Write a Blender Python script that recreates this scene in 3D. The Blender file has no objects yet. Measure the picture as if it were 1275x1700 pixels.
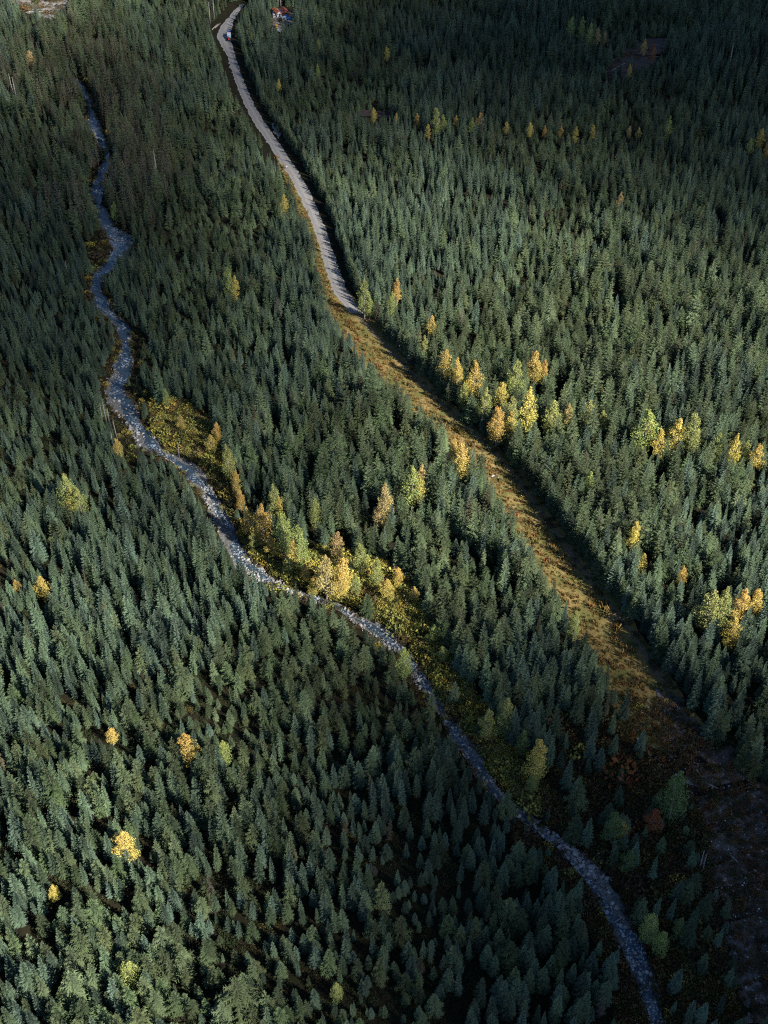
import bpy, math, random
import numpy as np
from mathutils import Vector

random.seed(7)
RNG = np.random.default_rng(11)
R = math.radians

# ------------------------------------------------------------------ camera, sky, sun, exposure
scene = bpy.context.scene
CAM_H, PITCH, FPX = 312.0, R(42.3), 2000.0          # height above the valley floor, angle below the horizon, focal length in photo pixels
cam_data = bpy.data.cameras.new('camera')
cam = bpy.data.objects.new('camera', cam_data)
scene.collection.objects.link(cam)
cam.location = (0, 0, CAM_H)
cam.rotation_euler = (R(90) - PITCH, 0, 0)
cam_data.sensor_fit = 'VERTICAL'
cam_data.sensor_height = 24
cam_data.lens = 24 * FPX / 1700.0
cam_data.clip_start = 1
cam_data.clip_end = 20000
scene.camera = cam
scene.render.resolution_x, scene.render.resolution_y = 768, 1024

SUN_EL = R(33)
SUN_AZ = math.atan2(0.80, -0.60)                     # measured from +Y towards +X
SUN_DIR = Vector((math.sin(SUN_AZ) * math.cos(SUN_EL), math.cos(SUN_AZ) * math.cos(SUN_EL), math.sin(SUN_EL)))
world = bpy.data.worlds.new('World')
scene.world = world
world.use_nodes = True
wn = world.node_tree
sky = wn.nodes.new('ShaderNodeTexSky')
sky.sky_type = 'NISHITA'
sky.sun_disc = False
sky.sun_elevation = SUN_EL
sky.sun_rotation = SUN_AZ
sky.altitude = 900
sky.ozone_density = 4.0
sky.dust_density = 0.3
wn.links.new(sky.outputs[0], wn.nodes['Background'].inputs[0])
wn.nodes['Background'].inputs[1].default_value = 0.05
sun_data = bpy.data.lights.new('sun', 'SUN')
sun_data.energy = 5.0
sun_data.angle = R(0.5)
sun_data.color = (1.0, 0.95, 0.86)
sun = bpy.data.objects.new('sun', sun_data)
scene.collection.objects.link(sun)
sun.rotation_euler = SUN_DIR.to_track_quat('Z', 'Y').to_euler()
sun.location = (0, 0, 1500)
scene.view_settings.view_transform = 'Standard'
scene.view_settings.look = 'None'
scene.view_settings.gamma = 1
scene.view_settings.exposure = 1.08
cy = scene.cycles
cy.max_bounces = 4
cy.diffuse_bounces = 2
cy.glossy_bounces = 2
cy.transmission_bounces = 2
cy.volume_bounces = 0
cy.transparent_max_bounces = 96
cy.filter_width = 1.15
cy.use_denoising = False
cy.use_adaptive_sampling = True
cy.adaptive_threshold = 0.015

# ------------------------------------------------------------------ view geometry: where a spot of the valley appears in the photo, and back
CP, SP = math.cos(PITCH), math.sin(PITCH)


def base_h(x, y):
    x = np.asarray(x, float); y = np.asarray(y, float)
    h = 2.2 * np.sin(x / 71 + 1.3) * np.cos(y / 93) + 1.2 * np.sin(x / 37 + y / 53) + 0.6 * np.sin(x / 19 - y / 27 + 2)
    d = np.hypot(x, y - 450)
    h = h + 60 * np.clip((d - 650) / 1500, 0, 1) ** 2
    return h


def unproj(u, v, zoff=0.0):
    u = np.asarray(u, float); v = np.asarray(v, float)
    a = (u - 637.5) / FPX; b = (850 - v) / FPX
    dx, dy, dz = a, CP + b * SP, -SP + b * CP
    z = np.zeros_like(dx) + zoff
    for _ in range(8):
        t = (z - CAM_H) / dz
        x = t * dx; y = t * dy
        z = 0.5 * z + 0.5 * (base_h(x, y) + zoff)
    t = (z - CAM_H) / dz
    return t * dx, t * dy


def proj(x, y, z):
    dz = np.asarray(z, float) - CAM_H
    depth = y * CP - dz * SP
    up = y * SP + dz * CP
    return 637.5 + FPX * x / depth, 850 - FPX * up / depth, depth


def in_poly(u, v, poly):
    u = np.asarray(u); v = np.asarray(v)
    inside = np.zeros(u.shape, bool)
    n = len(poly)
    for i in range(n):
        x0, y0 = poly[i]; x1, y1 = poly[(i + 1) % n]
        if y0 == y1:
            continue
        c = ((y0 > v) != (y1 > v)) & (u < (x1 - x0) * (v - y0) / (y1 - y0) + x0)
        inside ^= c
    return inside


def resample(pts, step):
    """Catmull-Rom through the points, then even spacing."""
    p = np.array(pts, float)
    q = np.vstack([2 * p[0] - p[1], p, 2 * p[-1] - p[-2]])
    out = []
    for i in range(1, len(q) - 2):
        for t in np.linspace(0, 1, 14, endpoint=False):
            a, b, c, d = q[i - 1], q[i], q[i + 1], q[i + 2]
            out.append(0.5 * (2 * b + (c - a) * t + (2 * a - 5 * b + 4 * c - d) * t * t + (3 * b - a - 3 * c + d) * t ** 3))
    out.append(q[-2])
    out = np.array(out)
    s = np.concatenate([[0], np.cumsum(np.hypot(*np.diff(out[:, :2], axis=0).T))])
    n = max(2, int(s[-1] / step) + 1)
    si = np.linspace(0, s[-1], n)
    return np.stack([np.interp(si, s, out[:, k]) for k in range(out.shape[1])], 1)


# creek: centre u, v and width in photo pixels
CREEK = [(120, 128, 10), (140, 150, 11), (150, 175, 13), (152, 200, 16), (165, 225, 16), (178, 258, 14), (170, 285, 14), (160, 310, 18), (166, 345, 20),
         (180, 375, 22), (200, 400, 26), (188, 430, 28), (163, 460, 26), (160, 485, 20), (178, 515, 22), (205, 545, 26), (208, 580, 24),
         (200, 615, 26), (190, 645, 34), (215, 690, 42), (240, 725, 40), (262, 745, 34), (290, 760, 32), (318, 778, 42), (342, 812, 46),
         (362, 850, 46), (385, 895, 46), (405, 930, 44), (440, 958, 40), (470, 972, 36), (510, 988, 34), (560, 1005, 34), (600, 1030, 38),
         (640, 1053, 42), (665, 1075, 36), (690, 1110, 33), (715, 1150, 33), (745, 1195, 36), (780, 1245, 38), (815, 1300, 42), (850, 1335, 32),
         (900, 1377, 44), (950, 1414, 54), (985, 1452, 50), (1015, 1500, 46), (1040, 1550, 42), (1062, 1600, 40), (1080, 1650, 38), (1090, 1700, 38), (1102, 1780, 38)]
cr = np.array(CREEK, float)
lx, ly = unproj(cr[:, 0] - cr[:, 2] / 2, cr[:, 1]); rx, ry = unproj(cr[:, 0] + cr[:, 2] / 2, cr[:, 1])
_c = np.stack([(lx + rx) / 2, (ly + ry) / 2], 1)
_t = np.gradient(_c, axis=0); _t /= np.linalg.norm(_t, axis=1)[:, None]
_w = np.abs((rx - lx) * _t[:, 1] - (ry - ly) * _t[:, 0])
_w = np.clip(_w * 0.88 * np.interp(cr[:, 1], [560, 660, 960, 1040, 1300, 1350], [1.3, 1.1, 1, 0.9, 0.9, 1.05]), 3.2, 13)
CRK = resample(np.column_stack([_c, _w]), 1.5)      # x, y, width along the creek
_k = np.arange(len(CRK))
CRK[:, 2] *= 1 + 0.22 * np.sin(_k / 7.0 + 1) + 0.16 * np.sin(_k / 3.1) + 0.1 * np.sin(_k / 17.0)
ct = np.gradient(CRK[:, :2], axis=0); ct /= np.linalg.norm(ct, axis=1)[:, None]
CN = np.stack([ct[:, 1], -ct[:, 0]], 1)
# no abrupt folds on tight bends
CRK_SMOOTH = CRK.copy()


def creek_dist(x, y):
    """distance to the creek's centre line and the creek's half width there"""
    x = np.asarray(x, float).ravel(); y = np.asarray(y, float).ravel()
    best = np.full(x.shape, 1e9); hw = np.zeros(x.shape)
    for i in range(0, len(CRK), 2):
        d = (x - CRK[i, 0]) ** 2 + (y - CRK[i, 1]) ** 2
        m = d < best
        best[m] = d[m]; hw[m] = CRK[i, 2] / 2
    return np.sqrt(best), hw


def height(x, y):
    shp = np.shape(x)
    d, hw = creek_dist(x, y)
    e = np.clip((d - hw) / 5.0, 0, 1)
    carve = -1.1 * (1 - e * e * (3 - 2 * e))
    return base_h(x, y) + carve.reshape(shp)


# ------------------------------------------------------------------ small helpers
def tag(o, label=None, cat=None, group=None, kind=None):
    if label: o['label'] = label
    if cat: o['category'] = cat
    if group: o['group'] = group
    if kind: o['kind'] = kind
    return o


def make_mesh(name, verts, faces, mats=(), mat_idx=None, smooth=False, attr=None):
    me = bpy.data.meshes.new(name)
    verts = np.asarray(verts, dtype=np.float32).reshape(-1, 3)
    me.from_pydata(verts.tolist(), [], [tuple(f) for f in faces])
    for m in mats:
        me.materials.append(m)
    if mat_idx is not None:
        me.polygons.foreach_set('material_index', np.asarray(mat_idx, dtype=np.int32))
    if smooth:
        me.polygons.foreach_set('use_smooth', np.ones(len(me.polygons), dtype=bool))
    if attr is not None:
        a = me.attributes.new('shade', 'FLOAT', 'POINT')
        a.data.foreach_set('value', np.asarray(attr, dtype=np.float32))
    me.update()
    return me


def link(name, me, parent=None, loc=None):
    o = bpy.data.objects.new(name, me)
    scene.collection.objects.link(o)
    if parent is not None: o.parent = parent
    if loc is not None: o.location = loc
    return o


class MB:
    def __init__(self): self.v = []; self.f = []; self.a = []; self.m = []; self.cm = 0

    def quadstrip(self, *a): pass

    def add(self, vs, fs, sh=None):
        b = len(self.v)
        self.v += [tuple(p) for p in vs]
        self.f += [tuple(b + i for i in f) for f in fs]
        self.a += list(sh) if sh is not None else [0.5] * len(vs)
        self.m += [self.cm] * len(fs)

    def box(self, c, s, rz=0.0, taper=1.0):
        cx, cy_, cz = c; sx, sy, sz = s[0] / 2, s[1] / 2, s[2] / 2
        vs = []
        for dz in (-1, 1):
            k = taper if dz > 0 else 1
            for dx, dy in ((-1, -1), (1, -1), (1, 1), (-1, 1)):
                X, Y = dx * sx * k, dy * sy * k
                vs.append((cx + X * math.cos(rz) - Y * math.sin(rz), cy_ + X * math.sin(rz) + Y * math.cos(rz), cz + dz * sz))
        self.add(vs, [(0, 3, 2, 1), (4, 5, 6, 7), (0, 1, 5, 4), (1, 2, 6, 5), (2, 3, 7, 6), (3, 0, 4, 7)])

    def tube(self, pts, rad, n=6, cap=True):
        pts = [Vector(p) for p in pts]
        vs = []; fs = []
        for i, p in enumerate(pts):
            d = (pts[min(i + 1, len(pts) - 1)] - pts[max(i - 1, 0)]).normalized()
            a = d.cross(Vector((0.3, 0.2, 1)) if abs(d.z) < 0.9 else Vector((1, 0, 0))).normalized(); b = d.cross(a)
            for k in range(n):
                t = 2 * math.pi * k / n
                vs.append(p + (a * math.cos(t) + b * math.sin(t)) * rad[i])
        for i in range(len(pts) - 1):
            for k in range(n):
                fs.append((i * n + k, i * n + (k + 1) % n, (i + 1) * n + (k + 1) % n, (i + 1) * n + k))
        if cap:
            fs.append(tuple(range(n - 1, -1, -1))); fs.append(tuple((len(pts) - 1) * n + k for k in range(n)))
        self.add(vs, fs)

    def mesh(self, name, mats, smooth=False):
        return make_mesh(name, self.v, self.f, mats, self.m, smooth, self.a)

    def build(self, name, mat, parent=None, smooth=False, loc=None):
        return link(name, self.mesh(name, [mat], smooth), parent, loc)


# ------------------------------------------------------------------ materials
def new_mat(name, rough=0.8, spec=0.2):
    m = bpy.data.materials.new(name)
    m.use_nodes = True
    nt = m.node_tree
    b = nt.nodes['Principled BSDF']
    b.inputs['Roughness'].default_value = rough
    b.inputs['Specular IOR Level'].default_value = spec
    return m, nt, b


def rgb(c): return (c[0], c[1], c[2], 1.0)


def noise(nt, scale, detail=3, coord=None, rough=0.55):
    n = nt.nodes.new('ShaderNodeTexNoise')
    n.inputs['Scale'].default_value = scale
    n.inputs['Detail'].default_value = detail
    n.inputs['Roughness'].default_value = rough
    if coord is not None: nt.links.new(coord, n.inputs['Vector'])
    return n


def ramp(nt, fac, stops):
    r = nt.nodes.new('ShaderNodeValToRGB')
    el = r.color_ramp.elements
    el[0].position, el[0].color = stops[0][0], rgb(stops[0][1])
    el[1].position, el[1].color = stops[-1][0], rgb(stops[-1][1])
    for p, c in stops[1:-1]:
        e = el.new(p); e.color = rgb(c)
    nt.links.new(fac, r.inputs[0])
    return r


def mixc(nt, fac, a, b, mode='MIX'):
    m = nt.nodes.new('ShaderNodeMix'); m.data_type = 'RGBA'; m.blend_type = mode
    for sock, val in ((m.inputs[0], fac), (m.inputs[6], a), (m.inputs[7], b)):
        if hasattr(val, 'links'): nt.links.new(val, sock)
        elif isinstance(val, (int, float)): sock.default_value = val
        else: sock.default_value = rgb(val)
    return m.outputs[2]


def maprange(nt, val, a, b, c, d):
    m = nt.nodes.new('ShaderNodeMapRange')
    nt.links.new(val, m.inputs[0])
    for i, x in enumerate((a, b, c, d)): m.inputs[i + 1].default_value = x
    return m.outputs[0]


def pos(nt):
    return nt.nodes.new('ShaderNodeNewGeometry').outputs['Position']


def foliage_mat(name, inner, tip, alt, top=None, transl=0.0):
    """needle or leaf colour: shoot tips pale from new growth, inner twigs darkened as painted crown shade, one tree differs from the next, stands differ over tens of metres"""
    m, nt, b = new_mat(name, 0.75, 0.15)
    at = nt.nodes.new('ShaderNodeAttribute'); at.attribute_name = 'shade'
    oi = nt.nodes.new('ShaderNodeObjectInfo')
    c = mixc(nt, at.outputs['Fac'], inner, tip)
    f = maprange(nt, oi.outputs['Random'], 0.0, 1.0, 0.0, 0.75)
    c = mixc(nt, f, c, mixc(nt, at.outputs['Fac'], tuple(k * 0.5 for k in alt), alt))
    n = noise(nt, 0.022, 2, pos(nt))
    k = maprange(nt, n.outputs['Fac'], 0.35, 0.65, 0.82, 1.2)
    hsv = nt.nodes.new('ShaderNodeHueSaturation')
    nt.links.new(c, hsv.inputs['Color'])
    mu = nt.nodes.new('ShaderNodeMath'); mu.operation = 'MULTIPLY'
    wn_ = nt.nodes.new('ShaderNodeTexWhiteNoise'); wn_.noise_dimensions = '1D'
    nt.links.new(oi.outputs['Random'], wn_.inputs['W'])
    k2 = maprange(nt, wn_.outputs['Value'], 0, 1, 0.5, 1.45)
    nt.links.new(k, mu.inputs[0]); nt.links.new(k2, mu.inputs[1])
    nt.links.new(mu.outputs[0], hsv.inputs['Value'])
    nt.links.new(hsv.outputs[0], b.inputs['Base Color'])
    return m


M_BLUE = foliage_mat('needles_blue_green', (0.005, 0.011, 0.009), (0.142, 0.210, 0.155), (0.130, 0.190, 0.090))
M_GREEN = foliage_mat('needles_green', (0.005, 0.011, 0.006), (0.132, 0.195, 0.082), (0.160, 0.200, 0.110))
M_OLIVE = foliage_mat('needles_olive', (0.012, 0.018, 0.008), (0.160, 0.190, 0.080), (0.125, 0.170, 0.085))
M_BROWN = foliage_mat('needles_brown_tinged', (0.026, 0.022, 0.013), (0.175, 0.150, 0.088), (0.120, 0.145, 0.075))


def leaf_object_colour():
    m, nt, b = new_mat('autumn_leaves', 0.7, 0.2)
    oi = nt.nodes.new('ShaderNodeObjectInfo')
    at = nt.nodes.new('ShaderNodeAttribute'); at.attribute_name = 'shade'
    hsv = nt.nodes.new('ShaderNodeHueSaturation')
    nt.links.new(oi.outputs['Color'], hsv.inputs['Color'])
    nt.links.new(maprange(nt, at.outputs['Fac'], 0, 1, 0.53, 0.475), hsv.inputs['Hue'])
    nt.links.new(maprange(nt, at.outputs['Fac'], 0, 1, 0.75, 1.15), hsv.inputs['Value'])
    nt.links.new(hsv.outputs[0], b.inputs['Base Color'])
    return m


M_LEAF = leaf_object_colour()


def simple(name, c, rough=0.8, spec=0.2, metal=0.0, var=0.25, scale=2.0):
    m, nt, b = new_mat(name, rough, spec)
    b.inputs['Metallic'].default_value = metal
    tc = nt.nodes.new('ShaderNodeTexCoord')
    n = noise(nt, scale, 3, tc.outputs['Object'])
    nt.links.new(mixc(nt, n.outputs['Fac'], tuple(k * (1 - var) for k in c), tuple(min(1, k * (1 + var)) for k in c)), b.inputs['Base Color'])
    return m


M_BARK = simple('spruce_bark', (0.12, 0.095, 0.08))
M_PALEBARK = simple('pale_bark', (0.33, 0.29, 0.26))
M_SNAG = simple('weathered_wood', (0.36, 0.32, 0.30))


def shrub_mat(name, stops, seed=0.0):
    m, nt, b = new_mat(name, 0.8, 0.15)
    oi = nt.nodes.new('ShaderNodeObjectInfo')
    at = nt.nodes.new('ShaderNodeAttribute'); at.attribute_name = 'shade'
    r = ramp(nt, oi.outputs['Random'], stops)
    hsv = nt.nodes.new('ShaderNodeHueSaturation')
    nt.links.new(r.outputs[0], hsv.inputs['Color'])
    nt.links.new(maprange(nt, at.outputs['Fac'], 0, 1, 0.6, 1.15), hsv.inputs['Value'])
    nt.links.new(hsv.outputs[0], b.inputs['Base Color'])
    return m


M_SHRUB_GOLD = shrub_mat('golden_shrub', [(0, (0.48, 0.33, 0.07)), (0.3, (0.38, 0.36, 0.08)), (0.55, (0.24, 0.27, 0.07)), (0.85, (0.17, 0.12, 0.055)), (1, (0.34, 0.32, 0.10))])
M_SHRUB_BROWN = shrub_mat('brown_shrub', [(0, (0.09, 0.055, 0.04)), (0.35, (0.085, 0.08, 0.03)), (0.6, (0.06, 0.075, 0.025)), (0.85, (0.14, 0.08, 0.03)), (1, (0.07, 0.05, 0.035))])
M_SHRUB_RUST = shrub_mat('rust_shrub', [(0, (0.22, 0.08, 0.03)), (0.5, (0.15, 0.09, 0.035)), (1, (0.24, 0.14, 0.05))])
M_GRASS = shrub_mat('autumn_grass', [(0, (0.34, 0.21, 0.07)), (0.4, (0.26, 0.18, 0.06)), (0.7, (0.15, 0.15, 0.05)), (1, (0.30, 0.12, 0.045))])


def ground_mat():
    m, nt, b = new_mat('forest_floor', 0.95, 0.05)
    p = pos(nt)
    n = noise(nt, 0.35, 6, p, 0.7)
    n2 = noise(nt, 0.05, 3, p)
    c = ramp(nt, n.outputs['Fac'], [(0.3, (0.014, 0.012, 0.009)), (0.5, (0.026, 0.021, 0.014)), (0.62, (0.028, 0.03, 0.014)), (0.75, (0.05, 0.037, 0.024))])
    nt.links.new(mixc(nt, maprange(nt, n2.outputs['Fac'], 0.4, 0.6, 0, 0.5), c.outputs[0], (0.02, 0.024, 0.012)), b.inputs['Base Color'])
    return m


def meadow_mat():
    m, nt, b = new_mat('autumn_meadow', 0.95, 0.05)
    p = pos(nt)
    n = noise(nt, 0.9, 6, p, 0.75)
    n2 = noise(nt, 0.09, 4, p, 0.6)
    n3 = noise(nt, 0.2, 4, p, 0.7)
    c = ramp(nt, n.outputs['Fac'], [(0.3, (0.08, 0.065, 0.027)), (0.45, (0.20, 0.15, 0.055)), (0.58, (0.30, 0.22, 0.09)), (0.72, (0.38, 0.30, 0.15))])
    c2 = mixc(nt, maprange(nt, n2.outputs['Fac'], 0.44, 0.56, 0, 0.85), c.outputs[0], (0.115, 0.12, 0.04))
    c3 = mixc(nt, maprange(nt, n3.outputs['Fac'], 0.55, 0.7, 0, 0.7), c2, (0.19, 0.085, 0.04))
    nt.links.new(c3, b.inputs['Base Color'])
    return m


def gravel_mat(name, dark, mid, light, scale=1.6, track=False):
    m, nt, b = new_mat(name, 0.9, 0.15)
    p = pos(nt)
    n = noise(nt, scale, 8, p, 0.75)
    n2 = noise(nt, 0.12, 4, p, 0.6)
    c = ramp(nt, n.outputs['Fac'], [(0.32, dark), (0.52, mid), (0.7, light)])
    out = mixc(nt, maprange(nt, n2.outputs['Fac'], 0.4, 0.65, 0, 0.6), c.outputs[0], mid)
    if track:
        uv = nt.nodes.new('ShaderNodeUVMap'); uv.uv_map = 'UVMap'
        sep = nt.nodes.new('ShaderNodeSeparateXYZ'); nt.links.new(uv.outputs[0], sep.inputs[0])
        w = nt.nodes.new('ShaderNodeMath'); w.operation = 'SINE'
        k = maprange(nt, sep.outputs[0], 0, 1, -math.pi * 1.5, math.pi * 2.5)
        nt.links.new(k, w.inputs[0])
        nn = nt.nodes.new('ShaderNodeMath'); nn.operation = 'MULTIPLY'
        nt.links.new(w.outputs[0], nn.inputs[0]); nt.links.new(noise(nt, 0.3, 4, p).outputs['Fac'], nn.inputs[1])
        out = mixc(nt, maprange(nt, nn.outputs[0], -0.5, 0.5, 0.0, 0.35), out, tuple(min(1, k_ * 1.35) for k_ in light))
    nt.links.new(out, b.inputs['Base Color'])
    bp = nt.nodes.new('ShaderNodeBump'); bp.inputs['Strength'].default_value = 0.5; bp.inputs['Distance'].default_value = 0.2
    nt.links.new(n.outputs['Fac'], bp.inputs['Height']); nt.links.new(bp.outputs[0], b.inputs['Normal'])
    return m


M_GROUND = ground_mat()
M_MEADOW = meadow_mat()
M_ROAD = gravel_mat('road_gravel', (0.17, 0.16, 0.155), (0.25, 0.238, 0.228), (0.31, 0.295, 0.28), 1.2, True)
M_YARD = gravel_mat('washed_gravel', (0.045, 0.035, 0.032), (0.09, 0.07, 0.062), (0.2, 0.175, 0.165), 0.9)
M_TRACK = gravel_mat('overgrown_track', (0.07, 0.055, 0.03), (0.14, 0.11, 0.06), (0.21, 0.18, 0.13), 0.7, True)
def earth_mat():
    m, nt, b = new_mat('rough_earth', 0.95, 0.05)
    p = pos(nt)
    n = noise(nt, 0.8, 8, p, 0.8); n2 = noise(nt, 0.07, 5, p, 0.7); n3 = noise(nt, 0.16, 6, p, 0.7)
    c = ramp(nt, n.outputs['Fac'], [(0.3, (0.06, 0.05, 0.045)), (0.5, (0.14, 0.115, 0.105)), (0.68, (0.28, 0.25, 0.24))])
    c2 = mixc(nt, maprange(nt, n2.outputs['Fac'], 0.45, 0.6, 0, 0.8), c.outputs[0], (0.09, 0.075, 0.045))
    c3 = mixc(nt, maprange(nt, n3.outputs['Fac'], 0.52, 0.62, 0, 0.6), c2, (0.11, 0.06, 0.04))
    nt.links.new(c3, b.inputs['Base Color'])
    bp = nt.nodes.new('ShaderNodeBump'); bp.inputs['Strength'].default_value = 0.8; bp.inputs['Distance'].default_value = 0.5
    nt.links.new(n3.outputs['Fac'], bp.inputs['Height']); nt.links.new(bp.outputs[0], b.inputs['Normal'])
    return m


M_EARTH = earth_mat()
M_BED = gravel_mat('creek_stones', (0.05, 0.048, 0.045), (0.17, 0.165, 0.155), (0.46, 0.45, 0.435), 1.0)
M_SCREE = gravel_mat('pale_scree', (0.07, 0.065, 0.055), (0.24, 0.225, 0.205), (0.42, 0.39, 0.37), 0.16)
M_CAMP = gravel_mat('camp_gravel', (0.15, 0.14, 0.125), (0.25, 0.23, 0.21), (0.33, 0.31, 0.29), 0.5)


def water_mat():
    m, nt, b = new_mat('creek_water', 0.16, 0.6)
    p = pos(nt)
    n = noise(nt, 1.1, 6, p, 0.75)
    n2 = noise(nt, 0.35, 5, p, 0.7)
    rif = nt.nodes.new('ShaderNodeMath'); rif.operation = 'MULTIPLY'
    nt.links.new(maprange(nt, n.outputs['Fac'], 0.52, 0.60, 0, 1), rif.inputs[0])
    nt.links.new(maprange(nt, noise(nt, 0.14, 2, p).outputs['Fac'], 0.42, 0.54, 0.08, 1), rif.inputs[1])
    foam = rif.outputs[0]
    deep = mixc(nt, n2.outputs['Fac'], (0.012, 0.036, 0.066), (0.06, 0.09, 0.115))
    nt.links.new(mixc(nt, foam, deep, (0.62, 0.68, 0.74)), b.inputs['Base Color'])
    nt.links.new(maprange(nt, foam, 0, 1, 0.15, 0.8), b.inputs['Roughness'])
    bp = nt.nodes.new('ShaderNodeBump'); bp.inputs['Strength'].default_value = 0.6; bp.inputs['Distance'].default_value = 0.15
    nt.links.new(noise(nt, 2.0, 5, p, 0.7).outputs['Fac'], bp.inputs['Height']); nt.links.new(bp.outputs[0], b.inputs['Normal'])
    return m


M_WATER = water_mat()


def rock_mat():
    m, nt, b = new_mat('river_rock', 0.85, 0.2)
    oi = nt.nodes.new('ShaderNodeObjectInfo')
    tc = nt.nodes.new('ShaderNodeTexCoord')
    n = noise(nt, 3, 5, tc.outputs['Object'], 0.7)
    r = ramp(nt, oi.outputs['Random'], [(0, (0.18, 0.175, 0.17)), (0.4, (0.36, 0.35, 0.335)), (0.8, (0.54, 0.525, 0.50)), (1, (0.66, 0.65, 0.63))])
    nt.links.new(mixc(nt, maprange(nt, n.outputs['Fac'], 0.35, 0.65, 0, 0.55), r.outputs[0], (0.14, 0.135, 0.13)), b.inputs['Base Color'])
    return m


M_ROCK = rock_mat()

# ------------------------------------------------------------------ the ground: one sheet, fine where it is seen, reaching the horizon
def axis(lo, hi, step, far):
    mid = np.arange(lo, hi + 0.1, step)
    g = []; d = step
    x = hi
    while x < far:
        d *= 1.35; x += d; g.append(x)
    g = np.array(g)
    return np.concatenate([(lo - (g - hi))[::-1], mid, g])


gx = axis(-350, 350, 3.0, 6000); gy = axis(40, 940, 3.0, 7000)
GX, GY = np.meshgrid(gx, gy)
GZ = height(GX, GY)
nx, ny = len(gx), len(gy)
idx = np.arange(nx * ny).reshape(ny, nx)
fq = np.stack([idx[:-1, :-1], idx[:-1, 1:], idx[1:, 1:], idx[1:, :-1]], -1).reshape(-1, 4)
gm = make_mesh('ground', np.stack([GX, GY, GZ], -1).reshape(-1, 3), fq.tolist(), [M_GROUND], smooth=True)
tag(link('ground', gm), 'dark brown forest floor of the valley under the trees', 'ground', kind='structure')


def ribbon_px(name, L, Rr, mat, off, nacross, label, step=2.0, jag=0.4):
    """a sheet lying on the ground between two edge lines given in photo pixels"""
    Lw = resample(np.column_stack(unproj(*np.array(L, float).T)), step)
    Rw = resample(np.column_stack(unproj(*np.array(Rr, float).T)), step)
    n = max(len(Lw), len(Rw))
    def rs(p):
        t = np.linspace(0, 1, len(p)); ti = np.linspace(0, 1, n)
        return np.stack([np.interp(ti, t, p[:, 0]), np.interp(ti, t, p[:, 1])], 1)
    Lw, Rw = rs(Lw), rs(Rw)
    Lw = Lw + RNG.normal(0, jag, Lw.shape); Rw = Rw + RNG.normal(0, jag, Rw.shape)
    t = np.linspace(0, 1, nacross)[None, :, None]
    P = Lw[:, None] * (1 - t) + Rw[:, None] * t
    Z = height(P[..., 0], P[..., 1]) + off
    V = np.concatenate([P, Z[..., None]], -1).reshape(-1, 3)
    i = np.arange(n * nacross).reshape(n, nacross)
    F = np.stack([i[:-1, :-1], i[:-1, 1:], i[1:, 1:], i[1:, :-1]], -1).reshape(-1, 4)
    # face up
    a, b_, c_ = V[F[0, 0]], V[F[0, 1]], V[F[0, 2]]
    if np.cross(b_ - a, c_ - a)[2] < 0: F = F[:, ::-1]
    me = make_mesh(name, V, F.tolist(), [mat], smooth=True)
    uvl = me.uv_layers.new(name='UVMap')
    loops = np.empty(len(me.loops), dtype=np.int32); me.loops.foreach_get('vertex_index', loops)
    uv = np.stack([(loops % nacross) / (nacross - 1), (loops // nacross) / n], 1).astype(np.float32)
    uvl.data.foreach_set('uv', uv.ravel())
    o = link(name, me)
    tag(o, label, name.replace('_', ' '), kind='structure')
    return P


MEADOW_L = [(452, 248), (470, 290), (490, 335), (505, 380), (518, 425), (528, 470), (540, 520), (572, 565), (608, 612), (648, 652), (695, 690), (738, 730), (775, 765),
            (800, 800), (838, 850), (862, 900), (888, 950), (920, 1000), (958, 1060), (985, 1110), (1008, 1150), (1030, 1200), (1060, 1240)]
MEADOW_R = [(470, 258), (497, 305), (515, 345), (530, 385), (545, 430), (562, 480), (600, 530), (655, 600), (720, 668), (782, 725), (835, 782), (885, 850), (932, 915), (985, 985),
            (1022, 1035), (1062, 1090), (1100, 1150), (1150, 1220), (1185, 1262)]
ribbon_px('meadow', MEADOW_L, [(u + 30 * min(1, max(0, (v - 430) / 120)), v) for u, v in MEADOW_R], M_MEADOW, 0.06, 10, 'long straight strip of golden brown autumn grass beside the gravel road')
ROAD_C = [(402, 8, 8), (394, 17, 9), (386, 28, 11), (377, 42, 18), (372, 58, 22), (375, 72, 20), (383, 90, 14), (390, 114, 14), (399, 139, 14), (412, 170, 16), (430, 203, 18), (449, 230, 19),
          (466, 257, 20), (484, 284, 20), (502, 315, 20), (516, 345, 20), (529, 376, 20), (541, 412, 21), (552, 448, 22), (565, 484, 24), (592, 520, 22), (628, 560, 19), (669, 605, 18),
          (729, 665, 18), (789, 720, 18), (842, 775, 18), (892, 843, 19), (941, 910, 20), (994, 980, 20), (1032, 1030, 20), (1072, 1088, 20), (1108, 1145, 20), (1150, 1200, 20)]
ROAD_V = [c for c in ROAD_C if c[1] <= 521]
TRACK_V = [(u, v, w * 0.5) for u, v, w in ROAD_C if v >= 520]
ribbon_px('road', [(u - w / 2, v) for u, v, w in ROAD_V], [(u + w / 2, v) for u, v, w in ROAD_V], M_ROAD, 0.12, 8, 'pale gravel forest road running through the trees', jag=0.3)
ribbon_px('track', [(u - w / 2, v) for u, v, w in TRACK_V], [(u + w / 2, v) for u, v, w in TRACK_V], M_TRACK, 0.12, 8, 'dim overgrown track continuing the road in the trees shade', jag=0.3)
YARD_L = [(1092, 1150), (1100, 1190), (1112, 1230), (1130, 1270), (1150, 1310), (1158, 1350), (1150, 1395), (1165, 1440), (1195, 1500), (1212, 1570), (1225, 1640), (1240, 1710), (1260, 1800)]
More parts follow.
